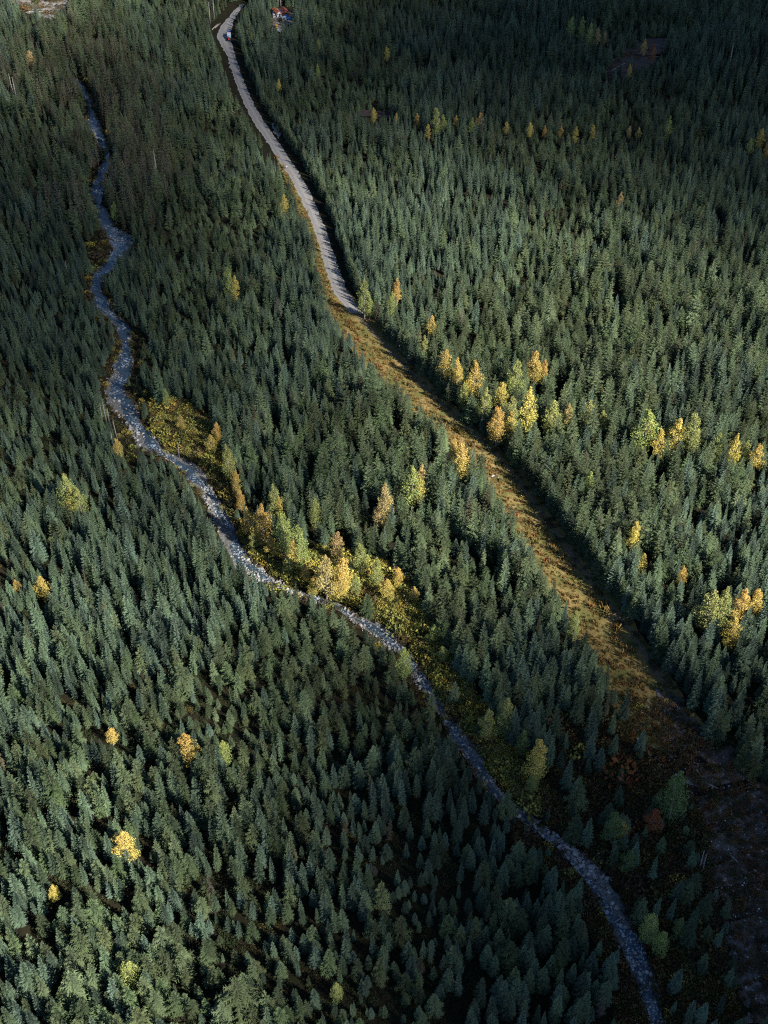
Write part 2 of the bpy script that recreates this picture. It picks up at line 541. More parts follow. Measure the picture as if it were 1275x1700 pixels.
YARD_R = [(1112, 1145), (1140, 1180), (1175, 1215), (1215, 1248), (1265, 1280), (1320, 1310), (1360, 1350), (1390, 1400), (1400, 1470), (1410, 1550), (1420, 1630), (1430, 1710), (1440, 1800)]
ribbon_px('gravel_flat', YARD_L, YARD_R, M_EARTH, 0.19, 26, 'broad flat of dark reddish earth and gravel where the track ends', jag=1.6)
ribbon_px('road_pullout', [(450, 206), (457, 222), (462, 232)], [(458, 203), (468, 214), (465, 228)], M_ROAD, 0.2, 4, 'small gravel pullout on the side of the road')
SCREE = [(10, -12), (125, -12), (112, 8), (92, 26), (78, 30), (60, 25), (35, 20), (18, 8)]
ribbon_px('scree_slope', [(8, -14), (12, -4), (20, 6), (38, 16), (58, 24), (70, 32)], [(135, -14), (122, -6), (114, 4), (104, 14), (94, 24), (84, 34)], M_SCREE, 0.3, 12, 'pale bare scree and gravel bank far up the valley', jag=1.0)
ribbon_px('slash_clearing', [(995, 132), (1008, 108), (1035, 85), (1070, 62)], [(1045, 128), (1075, 112), (1095, 92), (1112, 66)], M_YARD, 0.2, 8, 'small clearing of grey logging slash among dark trees', jag=1.0)
ribbon_px('small_clearing', [(585, 192), (595, 182), (610, 180)], [(660, 200), (668, 192), (650, 184)], M_YARD, 0.2, 6, 'narrow bare brown clearing among the upper trees', jag=1.0)
ribbon_px('camp_yard', [(452, 55), (452, 40), (447, 28), (450, 14)], [(468, 55), (474, 46), (490, 34), (496, 14)], M_CAMP, 0.2, 8, 'bare gravel yard of the camp among tall trees', jag=0.5)

# creek bed and water
def creek_sheet(name, lo, hi, off, mat, nacross, label, rough):
    """lo, hi: edge positions across the creek as arrays in -1..1 of the half width"""
    n = len(CRK)
    t = np.linspace(0, 1, nacross)
    s = lo[:, None] * (1 - t) + hi[:, None] * t
    P = CRK[:, None, :2] + CN[:, None, :] * (s * CRK[:, 2:3] / 2)[..., None]
    Z = base_h(P[..., 0], P[..., 1]) - 1.1 + off + rough * RNG.normal(0, 1, s.shape)
    V = np.concatenate([P, Z[..., None]], -1).reshape(-1, 3)
    i = np.arange(n * nacross).reshape(n, nacross)
    F = np.stack([i[:-1, :-1], i[:-1, 1:], i[1:, 1:], i[1:, :-1]], -1).reshape(-1, 4)
    a, b_, c_ = V[F[0, 0]], V[F[0, 1]], V[F[0, 2]]
    if np.cross(b_ - a, c_ - a)[2] < 0: F = F[:, ::-1]
    o = link(name, make_mesh(name, V, F.tolist(), [mat], smooth=True))
    tag(o, label, name.replace('_', ' '), kind='structure')


def wander(n, k, amp, seed):
    g = np.random.default_rng(seed); x = np.arange(n) / k
    return amp * (np.sin(x * 1.0 + g.uniform(0, 6)) * 0.5 + np.sin(x * 2.3 + g.uniform(0, 6)) * 0.3 + np.sin(x * 5.1 + g.uniform(0, 6)) * 0.2)


nC = len(CRK)
creek_sheet('creek_bed', -0.95 + wander(nC, 4, 0.42, 3) + RNG.normal(0, 0.05, nC), 0.95 + wander(nC, 4, 0.42, 4) + RNG.normal(0, 0.05, nC), 0.12, M_BED, 11, 'bed of pale grey stones along the winding creek', 0.06)
_, cv, _ = proj(CRK[:, 0], CRK[:, 1], 0 * CRK[:, 0])
wide = np.interp(cv, [150, 300, 600, 700, 800, 950, 1200, 1330, 1500, 1600, 1700], [0.97, 0.97, 0.92, 0.5, 0.36, 0.38, 0.4, 0.25, 0.3, 0.7, 0.9])
cen = np.interp(cv, [150, 600, 640, 700, 760, 800, 950, 1200, 1330, 1420, 1480, 1600], [0, 0.1, 0.5, 0.4, -0.4, 0.3, 0.1, 0.2, -0.4, -0.65, -0.4, 0.0]) * 1.0
# the sign of "across" follows the creek's own direction; CN points to +x where the creek runs away from the camera
sgn = np.where(CN[:, 0] > 0, 1.0, -1.0)
wc = cen * sgn + wander(nC, 6, 0.4, 9)
creek_sheet('water', np.clip(wc - wide * (1 + wander(nC, 2.5, 0.6, 5)), -0.97, 0.9), np.clip(wc + wide * (1 + wander(nC, 2.5, 0.6, 6)), -0.9, 0.97), 0.26, M_WATER, 5, 'shallow blue grey creek water with white riffles', 0.01)

# ------------------------------------------------------------------ tree shapes
def conifer(seed, H, Rad, whorls, per, droop, power=0.85, bare=0.08, ragged=0.25, wide=0.30, lean=0.02):
    """crown: whorls of flat sprays, each a ridge with side twigs; trunk: a tapering stem"""
    g = random.Random(seed)
    c = MB()
    lx_, ly_ = g.uniform(-lean, lean), g.uniform(-lean, lean)
    for w in range(whorls):
        t = bare + (1 - bare) * ((w + g.uniform(-0.3, 0.3)) / (whorls - 0.3))
        t = min(max(t, bare), 0.985)
        z0 = H * t
        prof = (1 - t) ** power
        prof *= min(1.0, 0.65 + (t - bare) * 3.0)
        n = max(3, int(round(per * (0.55 + 0.45 * (1 - t)))))
        a0 = g.uniform(0, 6.28)
        for k in range(n):
            az = a0 + 6.283 * (k + g.uniform(-0.3, 0.3)) / n
            L = Rad * prof * g.uniform(1 - ragged, 1 + ragged * 0.6) + 0.12
            ca, sa = math.cos(az), math.sin(az)
            el = R(35) * t ** 2 - R(droop) * (1 - t) + g.uniform(-0.12, 0.12)
            pts = []
            for q in (0.0, 0.4, 0.75, 1.0):
                r = L * q
                zz = z0 + math.sin(el) * r - 0.16 * L * q * q * (1 - t) + 0.10 * L * q ** 3
                pts.append(Vector((lx_ * z0 + ca * r * math.cos(el), ly_ * z0 + sa * r * math.cos(el), zz)))
            side = Vector((-sa, ca, 0))
            W = L * wide + 0.08
            vs = []; fs = []; sh = []
            ws = (0.25, 1.0, 0.7, 0.0)
            shd = (0.0, 0.12, 0.6, 1.0)  # dark towards the stem: shade inside the crown put into the colour
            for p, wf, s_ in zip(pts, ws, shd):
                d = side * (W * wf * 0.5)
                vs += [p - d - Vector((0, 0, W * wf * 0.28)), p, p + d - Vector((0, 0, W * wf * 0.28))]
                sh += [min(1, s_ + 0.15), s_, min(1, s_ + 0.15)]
            for q in range(3):
                b = q * 3
                fs += [(b, b + 1, b + 4, b + 3), (b + 1, b + 2, b + 5, b + 4)]
            # side twigs
            for q, ln in ((0.35, 0.42), (0.62, 0.34), (0.84, 0.22)):
                i0 = 0 if q < 0.4 else (1 if q < 0.75 else 2)
                qa = (0.0, 0.4, 0.75, 1.0)
                f = (q - qa[i0]) / (qa[i0 + 1] - qa[i0])
                p = pts[i0].lerp(pts[i0 + 1], f)
                fwd = (pts[i0 + 1] - pts[i0]).normalized()
                for sg in (-1, 1):
                    l2 = L * ln * g.uniform(0.8, 1.25)
                    tip = p + (fwd * 0.62 + side * sg * 0.85) * l2 - Vector((0, 0, l2 * g.uniform(0.15, 0.4)))
                    bb = len(vs)
                    vs += [p - fwd * l2 * 0.05, p + fwd * l2 * 0.38, tip]
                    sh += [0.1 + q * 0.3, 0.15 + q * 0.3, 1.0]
                    fs.append((bb, bb + 1, bb + 2) if sg < 0 else (bb + 1, bb, bb + 2))
            c.add(vs, fs, sh)
    # leader
    top = Vector((lx_ * H, ly_ * H, H))
    c.add([top + Vector((0.10, 0, -0.7)), top + Vector((-0.06, 0.09, -0.7)), top + Vector((-0.06, -0.09, -0.7)), top + Vector((0, 0, 0.35))], [(0, 1, 3), (1, 2, 3), (2, 0, 3)], [0.6, 0.6, 0.6, 1])
    tr = MB()
    rb = 0.012 * H + 0.02
    tr.tube([(0, 0, -0.5), (lx_ * H * 0.5, ly_ * H * 0.5, H * 0.5), (lx_ * H * 0.96, ly_ * H * 0.96, H * 0.96)], [rb, rb * 0.55, 0.02], 6)
    return c, tr


def broadleaf(seed, H, Rad, leaves, size, lobes=7, crown_from=0.28, conical=0.4):
    g = random.Random(seed)
    tr = MB()
    top = Vector((g.uniform(-.3, .3), g.uniform(-.3, .3), H * 0.93))
    tr.tube([(0, 0, -0.4), top * 0.5, top], [0.16 + H * 0.006, 0.10, 0.02], 6)
    blobs = []
    for i in range(lobes):
        t = (i + 0.5) / lobes
        z = H * (crown_from + (0.97 - crown_from) * t)
        az = i * 2.4 + g.uniform(-.4, .4)
        wr = math.sin(math.pi * min(1, 0.18 + t * 0.80)) ** 0.7 * (1 - conical * t)
        rr = Rad * wr * g.uniform(0.4, 1.0)
        c0 = Vector((math.cos(az) * rr * 0.75, math.sin(az) * rr * 0.75, z))
        blobs.append((c0, Rad * wr * g.uniform(0.30, 0.5) + 0.25, H * 0.075 * g.uniform(0.8, 1.4)))
        tr.tube([top * (max(0.15, t * 0.8)), top * (max(0.15, t * 0.8)) * 0.5 + c0 * 0.5 + Vector((0, 0, -0.2)), c0], [0.07, 0.05, 0.02], 4)
    c = MB()
    vs = []; fs = []; sh = []
    for i in range(leaves):
        c0, r, rz = blobs[g.randrange(lobes)]
        d = Vector((g.gauss(0, 1), g.gauss(0, 1), g.gauss(0, 1))).normalized() * (g.random() ** 0.4)
        p = c0 + Vector((d.x * r, d.y * r, d.z * rz * 1.2))
        s = size * g.uniform(0.6, 1.3)
        a = Vector((g.gauss(0, 1), g.gauss(0, 1), g.gauss(0, 0.6))).normalized()
        b = a.cross(Vector((g.gauss(0, 1), g.gauss(0, 1), g.gauss(0, 1)))).normalized()
        n0 = len(vs)
        vs += [p + a * s, p + b * s * 0.6, p - a * s, p - b * s * 0.6]
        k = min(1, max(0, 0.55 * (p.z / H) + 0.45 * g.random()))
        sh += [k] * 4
        fs.append((n0, n0 + 1, n0 + 2, n0 + 3))
    c.add(vs, fs, sh)
    return c, tr


def shrub_shape(seed, n, size, flat=0.8):
    g = random.Random(seed)
    c = MB(); vs = []; fs = []; sh = []
    for i in range(n):
        az = g.uniform(0, 6.283); r = g.random() ** 0.5; z = math.sqrt(max(0, 1 - r * r)) * g.uniform(0.55, 1.1)
        p = Vector((math.cos(az) * r, math.sin(az) * r, z * flat))
        s = size * g.uniform(0.6, 1.4)
        a = Vector((g.gauss(0, 1), g.gauss(0, 1), g.gauss(0, 0.7))).normalized()
        b = a.cross(Vector((g.gauss(0, 1), g.gauss(0, 1), g.gauss(0, 1)))).normalized()
        n0 = len(vs)
        vs += [p + a * s, p + b * s * 0.6, p - a * s, p - b * s * 0.6]
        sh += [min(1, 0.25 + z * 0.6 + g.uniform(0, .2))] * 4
        fs.append((n0, n0 + 1, n0 + 2, n0 + 3))
    # woody stems
    for i in range(5):
        az = g.uniform(0, 6.283)
        e = Vector((math.cos(az) * 0.5, math.sin(az) * 0.5, flat * 0.7)); q = Vector((-math.sin(az), math.cos(az), 0)) * 0.03
        n0 = len(vs); vs += [q, -q, e]; sh += [0, 0, 0.1]; fs.append((n0, n0 + 1, n0 + 2))
    c.add(vs, fs, sh)
    return c


def tuft_shape(seed, n):
    g = random.Random(seed)
    c = MB(); vs = []; fs = []; sh = []
    for i in range(n):
        az = g.uniform(0, 6.283); r = g.random() * 0.6
        p = Vector((math.cos(az) * r, math.sin(az) * r, 0)); a2 = g.uniform(0, 6.283)
        w = Vector((math.cos(a2), math.sin(a2), 0)) * 0.09
        e = p + Vector((g.gauss(0, .25), g.gauss(0, .25), g.uniform(0.5, 1.0)))
        n0 = len(vs); vs += [p - w, p + w, e + w * 0.3, e - w * 0.3]; sh += [0.2, 0.2, 1, 1]; fs.append((n0, n0 + 1, n0 + 2, n0 + 3))
    c.add(vs, fs, sh)
    return c


def rock_shape(seed):
    import bmesh
    g = random.Random(seed)
    bm = bmesh.new()
    bmesh.ops.create_icosphere(bm, subdivisions=2, radius=1)
    ax = [(Vector((g.gauss(0, 1), g.gauss(0, 1), g.gauss(0, 1))).normalized(), g.uniform(0.55, 0.85)) for _ in range(7)]
    sx, sy, sz = g.uniform(0.8, 1.3), g.uniform(0.7, 1.1), g.uniform(0.5, 0.8)
    for v in bm.verts:
        p = v.co.copy()
        for a, d in ax:
            k = p.dot(a)
            if k > d: p -= a * (k - d) * 0.9
        p *= 1 + g.uniform(-0.03, 0.03)
        v.co = Vector((p.x * sx, p.y * sy, p.z * sz))
    me = bpy.data.meshes.new('river_boulder')
    bm.to_mesh(me); bm.free()
    me.materials.append(M_ROCK)
    return me


# kinds of conifer: (material, label words, list of (crown mesh, trunk mesh, joined mesh), nominal height, nominal radius)
def kind_of_tree(mat, specs, nm):
    out = []
    for sp in specs:
        c, t = conifer(*sp)
        cm = c.mesh(nm + '_crown', [mat]); tm = t.mesh(nm + '_trunk', [M_BARK])
        j = MB(); j.add(c.v, c.f, c.a); j.cm = 1; j.add(t.v, t.f, t.a)
        jm = j.mesh(nm + '_whole', [mat, M_BARK])
        out.append((cm, tm, jm))
    return out


#            seed  H   Rad whorls per droop power bare ragged wide
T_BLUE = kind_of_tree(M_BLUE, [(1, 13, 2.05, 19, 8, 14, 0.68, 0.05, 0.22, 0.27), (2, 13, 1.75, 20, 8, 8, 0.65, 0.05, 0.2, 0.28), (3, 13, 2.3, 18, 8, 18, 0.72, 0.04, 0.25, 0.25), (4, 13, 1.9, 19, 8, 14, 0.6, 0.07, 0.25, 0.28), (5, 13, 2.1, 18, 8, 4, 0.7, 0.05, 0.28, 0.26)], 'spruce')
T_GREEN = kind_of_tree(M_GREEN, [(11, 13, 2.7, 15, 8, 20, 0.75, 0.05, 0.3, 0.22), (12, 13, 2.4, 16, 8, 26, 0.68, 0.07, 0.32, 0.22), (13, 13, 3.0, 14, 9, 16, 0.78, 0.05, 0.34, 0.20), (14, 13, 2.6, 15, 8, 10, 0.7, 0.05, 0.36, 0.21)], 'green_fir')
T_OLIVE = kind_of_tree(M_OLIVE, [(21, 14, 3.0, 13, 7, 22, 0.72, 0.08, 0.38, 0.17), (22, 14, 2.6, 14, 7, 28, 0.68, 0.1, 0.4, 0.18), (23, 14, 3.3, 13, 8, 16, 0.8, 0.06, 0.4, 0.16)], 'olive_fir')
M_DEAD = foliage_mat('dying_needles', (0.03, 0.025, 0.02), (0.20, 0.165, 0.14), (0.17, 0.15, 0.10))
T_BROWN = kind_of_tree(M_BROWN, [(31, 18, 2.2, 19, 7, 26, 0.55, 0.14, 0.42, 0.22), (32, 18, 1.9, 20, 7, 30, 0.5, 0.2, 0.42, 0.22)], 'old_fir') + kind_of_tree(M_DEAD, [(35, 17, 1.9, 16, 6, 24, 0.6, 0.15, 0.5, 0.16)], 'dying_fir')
KINDS = [T_BLUE, T_GREEN, T_OLIVE, T_BROWN]
NOM_H = [13, 13, 14, 18]; NOM_R = [2.0, 2.7, 3.0, 2.0]

# ------------------------------------------------------------------ open ground, as the photo shows it
def shrink(poly_l, poly_r): return poly_l + poly_r[::-1]


creek_l = [(u - w * 0.44 - 1, v) for u, v, w in CREEK]; creek_r = [(u + w * 0.44 + 1, v) for u, v, w in CREEK]
road_vis = [(u, v, w) for u, v, w in ROAD_C if v < 500]
OPEN = [
    shrink(creek_l[3:], creek_r[3:]),
    shrink([(u - w / 2 - 1, v) for u, v, w in road_vis], [(u + w / 2 - 1, v) for u, v, w in road_vis]),
    shrink(MEADOW_L[:-2], MEADOW_R[:-1]),
    [(238, 650), (262, 668), (292, 662), (330, 680), (360, 705), (372, 745), (385, 790), (398, 850), (345, 800), (320, 765), (270, 745), (250, 700)],      # clearing on the creek bend
    [(180, 650), (196, 690), (215, 722), (232, 760), (220, 790), (205, 745), (186, 715), (172, 690)],
    [(372, 840), (420, 885), (470, 905), (520, 915), (560, 895), (590, 930), (640, 935), (672, 960), (706, 1010), (738, 1070), (760, 1120), (800, 1165), (835, 1225),
     (870, 1260), (905, 1300), (930, 1345), (880, 1345), (820, 1285), (780, 1230), (735, 1160), (700, 1100), (665, 1050), (600, 1010), (540, 985), (470, 960), (415, 920)],
    [(150, 395), (190, 400), (178, 430), (150, 450), (140, 420)],
    [(222, 540), (250, 560), (235, 600), (222, 640), (216, 600)],
    [(1040, 1160), (1120, 1165), (1180, 1235), (1240, 1290), (1290, 1310), (1290, 1710), (1245, 1710), (1222, 1600), (1200, 1500), (1166, 1430), (1162, 1350), (1100, 1275), (1040, 1220)],
    [(1002, 130), (1012, 108), (1040, 88), (1075, 64), (1108, 62), (1104, 86), (1078, 108), (1040, 124)],
    [(592, 193), (600, 184), (640, 185), (655, 196)],
    [(450, 34), (448, 24), (462, 14), (492, 14), (490, 30), (480, 38), (470, 48), (462, 54)],
    [(350, 42), (362, 32), (370, 40), (356, 60)],
    [(20, 0), (118, -6), (104, 12), (90, 26), (68, 30), (44, 22), (22, 10)],
    [(150, 66), (160, 56), (176, 54), (166, 66)],
    [(810, 770), (838, 800), (826, 812), (806, 800)],
]
SPARSE = [(880, 1330), (960, 1230), (1040, 1230), (1160, 1350), (1180, 1480), (1230, 1720), (1110, 1720), (1060, 1560), (1000, 1440)]
GLADE2 = [(880, 1180), (1000, 1170), (1060, 1260), (1150, 1340), (1000, 1340), (930, 1290)]
BANK_L = [(840, 1360), (900, 1405), (960, 1450), (1010, 1540), (1050, 1620), (1075, 1720), (1030, 1720), (1000, 1600), (960, 1500), (900, 1440), (850, 1400)]

# autumn broadleaf trees: crown centre u, v, crown height in pixels, width factor, colour, label
Y, O_, G, P_ = (0.56, 0.45, 0.11), (0.55, 0.385, 0.10), (0.29, 0.33, 0.10), (0.50, 0.385, 0.15)
GN = (0.12, 0.17, 0.06); RU = (0.32, 0.12, 0.04)
DEC = [
    (450, 905, 26, 1.1, Y, 'low golden tree in front of the big orange pair'),
    (480, 935, 24, 1.1, G, 'low lime tree near the water among golden bushes'),
    (507, 948, 22, 1.1, O_, 'low orange tree near the water among golden bushes'),
    (590, 968, 26, 1.0, G, 'low lime tree right of the yellow one on the bank'),
    (598, 925, 44, 0.9, G, 'tall yellow-green tree at the back of the creek bank'),
    (560, 905, 40, 0.9, P_, 'pale orange tree at the back of the creek bank'),
    (660, 955, 22, 1.1, O_, 'low orange tree where the side clearing begins'),
    (688, 985, 18, 1.1, Y, 'tiny golden tree in the side clearing'),
    (720, 1050, 22, 1.0, G, 'low lime tree at the dark edge of the creek bushes'),
    (735, 1085, 20, 1.0, G, 'second low lime tree at the dark edge of the creek bushes'),
    (420, 895, 22, 1.1, G, 'low lime tree by the water under the orange pair'),
    (360, 715, 24, 1.0, O_, 'low orange tree at the back of the creek bend clearing'),
    (300, 700, 18, 1.1, Y, 'tiny golden tree in the creek bend clearing'),
    (832, 655, 40, 0.9, Y, 'yellow tree between the orange-gold and lime-yellow ones'),
    (770, 655, 36, 0.9, G, 'lime tree below the second golden tree of the group'),
    (1095, 735, 40, 0.9, Y, 'yellow tree between the broad green-gold and the twin tree'),
    (1000, 700, 34, 0.9, G, 'yellow-green tree beyond the right end of the group'),
    (1238, 748, 30, 0.9, G, 'lime tree between two yellow ones at the right edge'),
    (735, 205, 26, 0.9, G, 'slim yellow-green tree touching the largest row tree'),
    (1060, 222, 16, 0.9, Y, 'small yellow crown right of the peach crown in the row'),
    (1030, 330, 18, 0.9, P_, 'lone pale orange crown in the upper right forest'),
    (880, 215, 12, 0.9, Y, 'tiny gold crown between two orange ones in the row'),

    (310, 1240, 42, 1.2, O_, 'bright orange broadleaf tree alone among spruces in the lower left forest'),
    (371, 1248, 34, 1.0, G, 'pale yellow-green tree just right of the bright orange tree at lower left'),
    (207, 1400, 34, 1.3, Y, 'round bright yellow tree alone in the forest near the bottom left'),
    (185, 1220, 20, 1.0, Y, 'small yellow tree left of the bright orange tree at lower left'),
    (90, 1480, 18, 1.1, Y, 'tiny golden tree nearest the bottom left corner'),
    (70, 975, 32, 1.1, Y, 'yellow tree close to the left edge below mid height'),
    (27, 972, 14, 1.0, O_, 'tiny orange crown at the left edge beside the yellow tree'),
    (215, 1615, 28, 1.3, G, 'lime-tipped tree among firs at the bottom left'),
    (557, 1645, 20, 1.0, G, 'small lime-green tree in a dark gap near the bottom edge'),
    (112, 815, 54, 1.0, G, 'taller of two yellow-green trees in the left forest'),
    (131, 832, 40, 0.9, G, 'shorter of two yellow-green trees in the left forest'),
    (195, 742, 26, 0.8, O_, 'orange tree beside pale snags left of the creek bend'),
    (380, 468, 46, 0.8, G, 'yellow-green slender tree in the forest between creek and road'),
    (472, 338, 26, 0.9, Y, 'small yellow tree on the left edge of the grass strip'),
    (190, 348, 26, 0.8, G, 'yellow-green tree on the right bank of the upper creek'),
    (50, 98, 24, 1.0, P_, 'pale orange tree high up near the top left'),
    (276, 660, 24, 0.9, G, 'small lime tree by the tall pale spruce at the creek'),
    (350, 735, 22, 1.2, Y, 'low yellow tree at the back of the creek bend clearing'),
    (378, 765, 52, 0.8, G, 'lime-yellow tree where the creek bend clearing narrows'),
    (392, 800, 34, 0.7, O_, 'slim orange tree below the lime-yellow one at the creek bend'),
    (398, 828, 30, 0.8, O_, 'short orange tree on the bank above the two big orange ones'),
    (411, 862, 44, 0.8, O_, 'left of two big orange trees on the creek bank'),
    (435, 866, 56, 0.9, O_, 'right of two big orange trees on the creek bank'),
    (470, 882, 74, 0.8, G, 'tall yellow-green tree right of the big orange pair'),
    (497, 905, 72, 0.8, G, 'tall golden-green tree in the middle of the creek bank group'),
    (520, 968, 24, 1.0, Y, 'small golden tree at the water side of the bank'),
    (541, 950, 60, 0.9, P_, 'peach-coloured tree with a visible pale stem on the bank'),
    (568, 952, 56, 0.9, Y, 'yellow tree just right of the peach-coloured tree'),
    (626, 945, 40, 0.9, G, 'yellow-green tree at the right end of the bank group'),
    (643, 977, 26, 1.2, Y, 'round small yellow tree amid low bushes by the creek'),
    (455, 830, 50, 0.8, G, 'yellow-green tree behind the big orange pair'),
    (523, 850, 40, 0.8, G, 'lime tree at the forest edge above the creek bank'),
    (638, 836, 66, 0.8, P_, 'tall orange-peach tree alone between creek and grass strip'),
    (685, 805, 62, 0.9, G, 'green-and-gold tree right of the tall orange-peach tree'),
    (700, 790, 36, 0.8, P_, 'small peach tree touching the green-and-gold tree'),
    (766, 762, 56, 0.8, Y, 'yellow tree on the left margin of the grass strip'),
    (755, 745, 34, 0.7, O_, 'small orange tree behind the yellow one at the strip margin'),
    (670, 1097, 42, 1.0, G, 'lime-yellow tree standing right at the creek in mid picture'),
    (605, 492, 52, 0.8, G, 'yellow-green tree beside the end of the pale road'),
    (650, 505, 40, 0.7, G, 'slim yellow-green tree below the orange crown by the road end'),
    (659, 480, 34, 0.9, O_, 'orange crown in the sunlit stand right of the road end'),
    (717, 540, 28, 0.9, Y, 'small yellow tree in the sunlit stand above the golden group'),
    (705, 577, 36, 0.8, G, 'yellow-green tree up left of the golden group'),
    (740, 608, 50, 0.9, Y, 'leftmost golden tree of the group right of the strip'),
    (758, 618, 46, 0.8, Y, 'second golden tree from the left in the right-hand group'),
    (788, 630, 64, 0.8, O_, 'tall orange-gold tree in the upper part of the right-hand group'),
    (806, 668, 46, 0.8, G, 'dull green-yellow tree below the tall orange-gold tree'),
    (826, 702, 54, 0.9, O_, 'orange tree with a bare stem at the edge of the strip'),
    (850, 690, 78, 0.9, G, 'tallest lime-yellow tree beside the orange one with bare stem'),
    (877, 676, 62, 0.9, Y, 'golden tree just right of the tallest lime-yellow tree'),
    (857, 624, 50, 0.9, G, 'yellow-green tree above the tallest lime-yellow tree'),
    (886, 607, 48, 0.9, Y, 'yellow tree at the top of the right-hand group'),
    (904, 612, 28, 0.9, O_, 'small orange tree attached to the topmost yellow tree'),
    (918, 690, 46, 1.1, G, 'olive-yellow tree right of the golden tree in the group'),
    (943, 690, 38, 0.9, P_, 'peach-orange tree right of the olive-yellow tree'),
    (977, 690, 46, 0.9, G, 'yellow-green tree at the right end of the group'),
    (997, 650, 16, 0.9, Y, 'tiny yellow crown above the end of the group'),
    (1073, 712, 62, 1.2, G, 'broad green-gold tree in the middle of the right forest'),
    (1124, 722, 50, 1.1, Y, 'golden half of a twin tree in the right forest'),
    (1149, 716, 62, 0.9, G, 'lime half of a twin tree in the right forest'),
    (1192, 740, 42, 0.9, G, 'pale green tree between the twin tree and yellow tree'),
    (1219, 746, 48, 0.8, Y, 'second yellow tree from the right edge of the forest'),
    (1257, 757, 36, 1.0, Y, 'yellow tree nearest the right edge of the forest'),
    (977, 802, 38, 0.8, G, 'dull gold tree alone below the right-hand group'),
    (1054, 885, 38, 0.9, Y, 'golden-topped tree in the right forest below mid height'),
    (1067, 937, 32, 0.7, Y, 'slim yellow tree under the golden-topped tree'),
    (1132, 955, 28, 0.8, O_, 'small orange tree among spruces right of the slim yellow tree'),
    (1180, 1012, 56, 1.2, G, 'broad lime tree in the right forest low down'),
    (1200, 1005, 60, 0.8, G, 'taller lime tree right behind the broad lime tree'),
    (1215, 1045, 46, 0.9, Y, 'yellow-lime tree in front of the lime pair'),
    (1232, 1003, 48, 0.9, O_, 'deep orange tree right of the lime pair'),
    (1255, 998, 40, 0.9, O_, 'orange tree at the right edge beside the deep orange one'),
    (955, 1035, 42, 0.8, G, 'pale green tree on the left margin of the lower strip'),
    (840, 1187, 52, 1.0, G, 'lime-green tree above the shaded creek glade'),
    (810, 1200, 44, 0.9, G, 'green-lime tree left of the lime-green one at the glade'),
    (812, 1217, 18, 0.9, O_, 'tiny orange shrub-like tree under the green-lime tree'),
    (893, 1257, 62, 0.9, Y, 'vivid yellow tree standing in the shaded glade'),
    (868, 1232, 36, 0.8, GN, 'fresh green tree left of the vivid yellow tree'),
    (883, 1300, 22, 1.0, G, 'small lime bush-like tree below the vivid yellow tree'),
    (1122, 1318, 92, 0.9, GN, 'large pale green poplar at the edge of the gravel flat'),
    (1018, 1372, 44, 1.1, GN, 'green tree with rounded crown in the dark lower right'),
    (1031, 1375, 26, 0.9, O_, 'orange crown beside the rounded green tree'),
    (1045, 1428, 28, 1.0, GN, 'small green tree below the orange crown lower right'),
    (1080, 1535, 42, 0.9, G, 'lime tree in deep shade right of the lower creek'),
    (1100, 1562, 34, 0.9, G, 'second lime tree in deep shade right of the first'),
    (1128, 1540, 30, 0.8, GN, 'dull green tree right of the two shaded lime trees'),
    (1085, 1360, 30, 1.1, RU, 'rusty orange tree left of the large pale poplar foot'),
    (948, 45, 30, 0.8, G, 'left pale yellow-green tree of the high group'),
    (966, 46, 34, 0.8, G, 'middle pale yellow-green tree of the high group'),
    (980, 56, 30, 0.8, G, 'right pale yellow-green tree of the high group'),
    (992, 60, 24, 0.8, P_, 'peach tree at the right end of the high group'),
    (1004, 62, 16, 0.8, P_, 'tiny peach tree beside the high group'),
    (1045, 117, 18, 0.9, O_, 'small orange tree on the lower side of the slash clearing'),
    (1085, 86, 24, 0.7, RU, 'rust-red tree in the slash clearing'),
    (1070, 77, 14, 0.9, O_, 'little orange tree at the top of the slash clearing'),
    (724, 200, 40, 0.8, G, 'largest yellow-green tree in the row below the upper forest'),
    (711, 217, 16, 0.9, Y, 'tiny yellow tree left under the largest one of the row'),
    (757, 203, 18, 1.0, O_, 'small orange tree right of the largest one of the row'),
    (797, 201, 24, 0.9, O_, 'orange tree in the middle of the row'),
    (783, 208, 16, 0.9, G, 'small yellow-green tree left of the middle orange one'),
    (692, 200, 13, 0.9, O_, 'small orange crown just left of the largest row tree'),
    (658, 197, 13, 0.9, O_, 'small orange crown at the right end of the narrow clearing'),
    (620, 190, 13, 0.9, Y, 'tiny gold tree above the narrow clearing'),
    (841, 212, 12, 0.9, Y, 'tiny yellow crown right of the middle of the row'),
    (904, 218, 12, 0.9, O_, 'tiny orange crown in the right half of the row'),
    (931, 218, 11, 0.9, O_, 'next tiny orange crown in the right half of the row'),
    (956, 222, 18, 0.9, Y, 'small golden tree in the right half of the row'),
    (984, 218, 18, 0.9, Y, 'second small golden tree in the right half of the row'),
    (1045, 219, 14, 0.8, P_, 'small peach crown towards the right end of the row'),
    (1110, 212, 34, 0.8, G, 'slender lime tree near the right end of the row'),
    (1245, 242, 22, 0.8, G, 'dull lime tree near the right edge high up'),
    (1262, 230, 30, 0.9, Y, 'yellow tree near the right edge high up'),
    (1273, 248, 22, 0.9, O_, 'orange tree cut by the right edge high up'),
    (463, 141, 15, 0.8, Y, 'small yellow tree right of the upper road'),
    (642, 88, 12, 0.9, Y, 'tiny yellow crown in the upper middle forest'),
    (529, 76, 10, 0.8, G, 'tiny lime crown below the camp'),
    (527, 118, 20, 0.7, G, 'slim lime tree right of the upper road'),
]


def pix_scale(u, v):
    x, y = unproj(u, v)
    _, _, d = proj(x, y, base_h(x, y))
    return FPX / d, math.atan2(CAM_H, y)


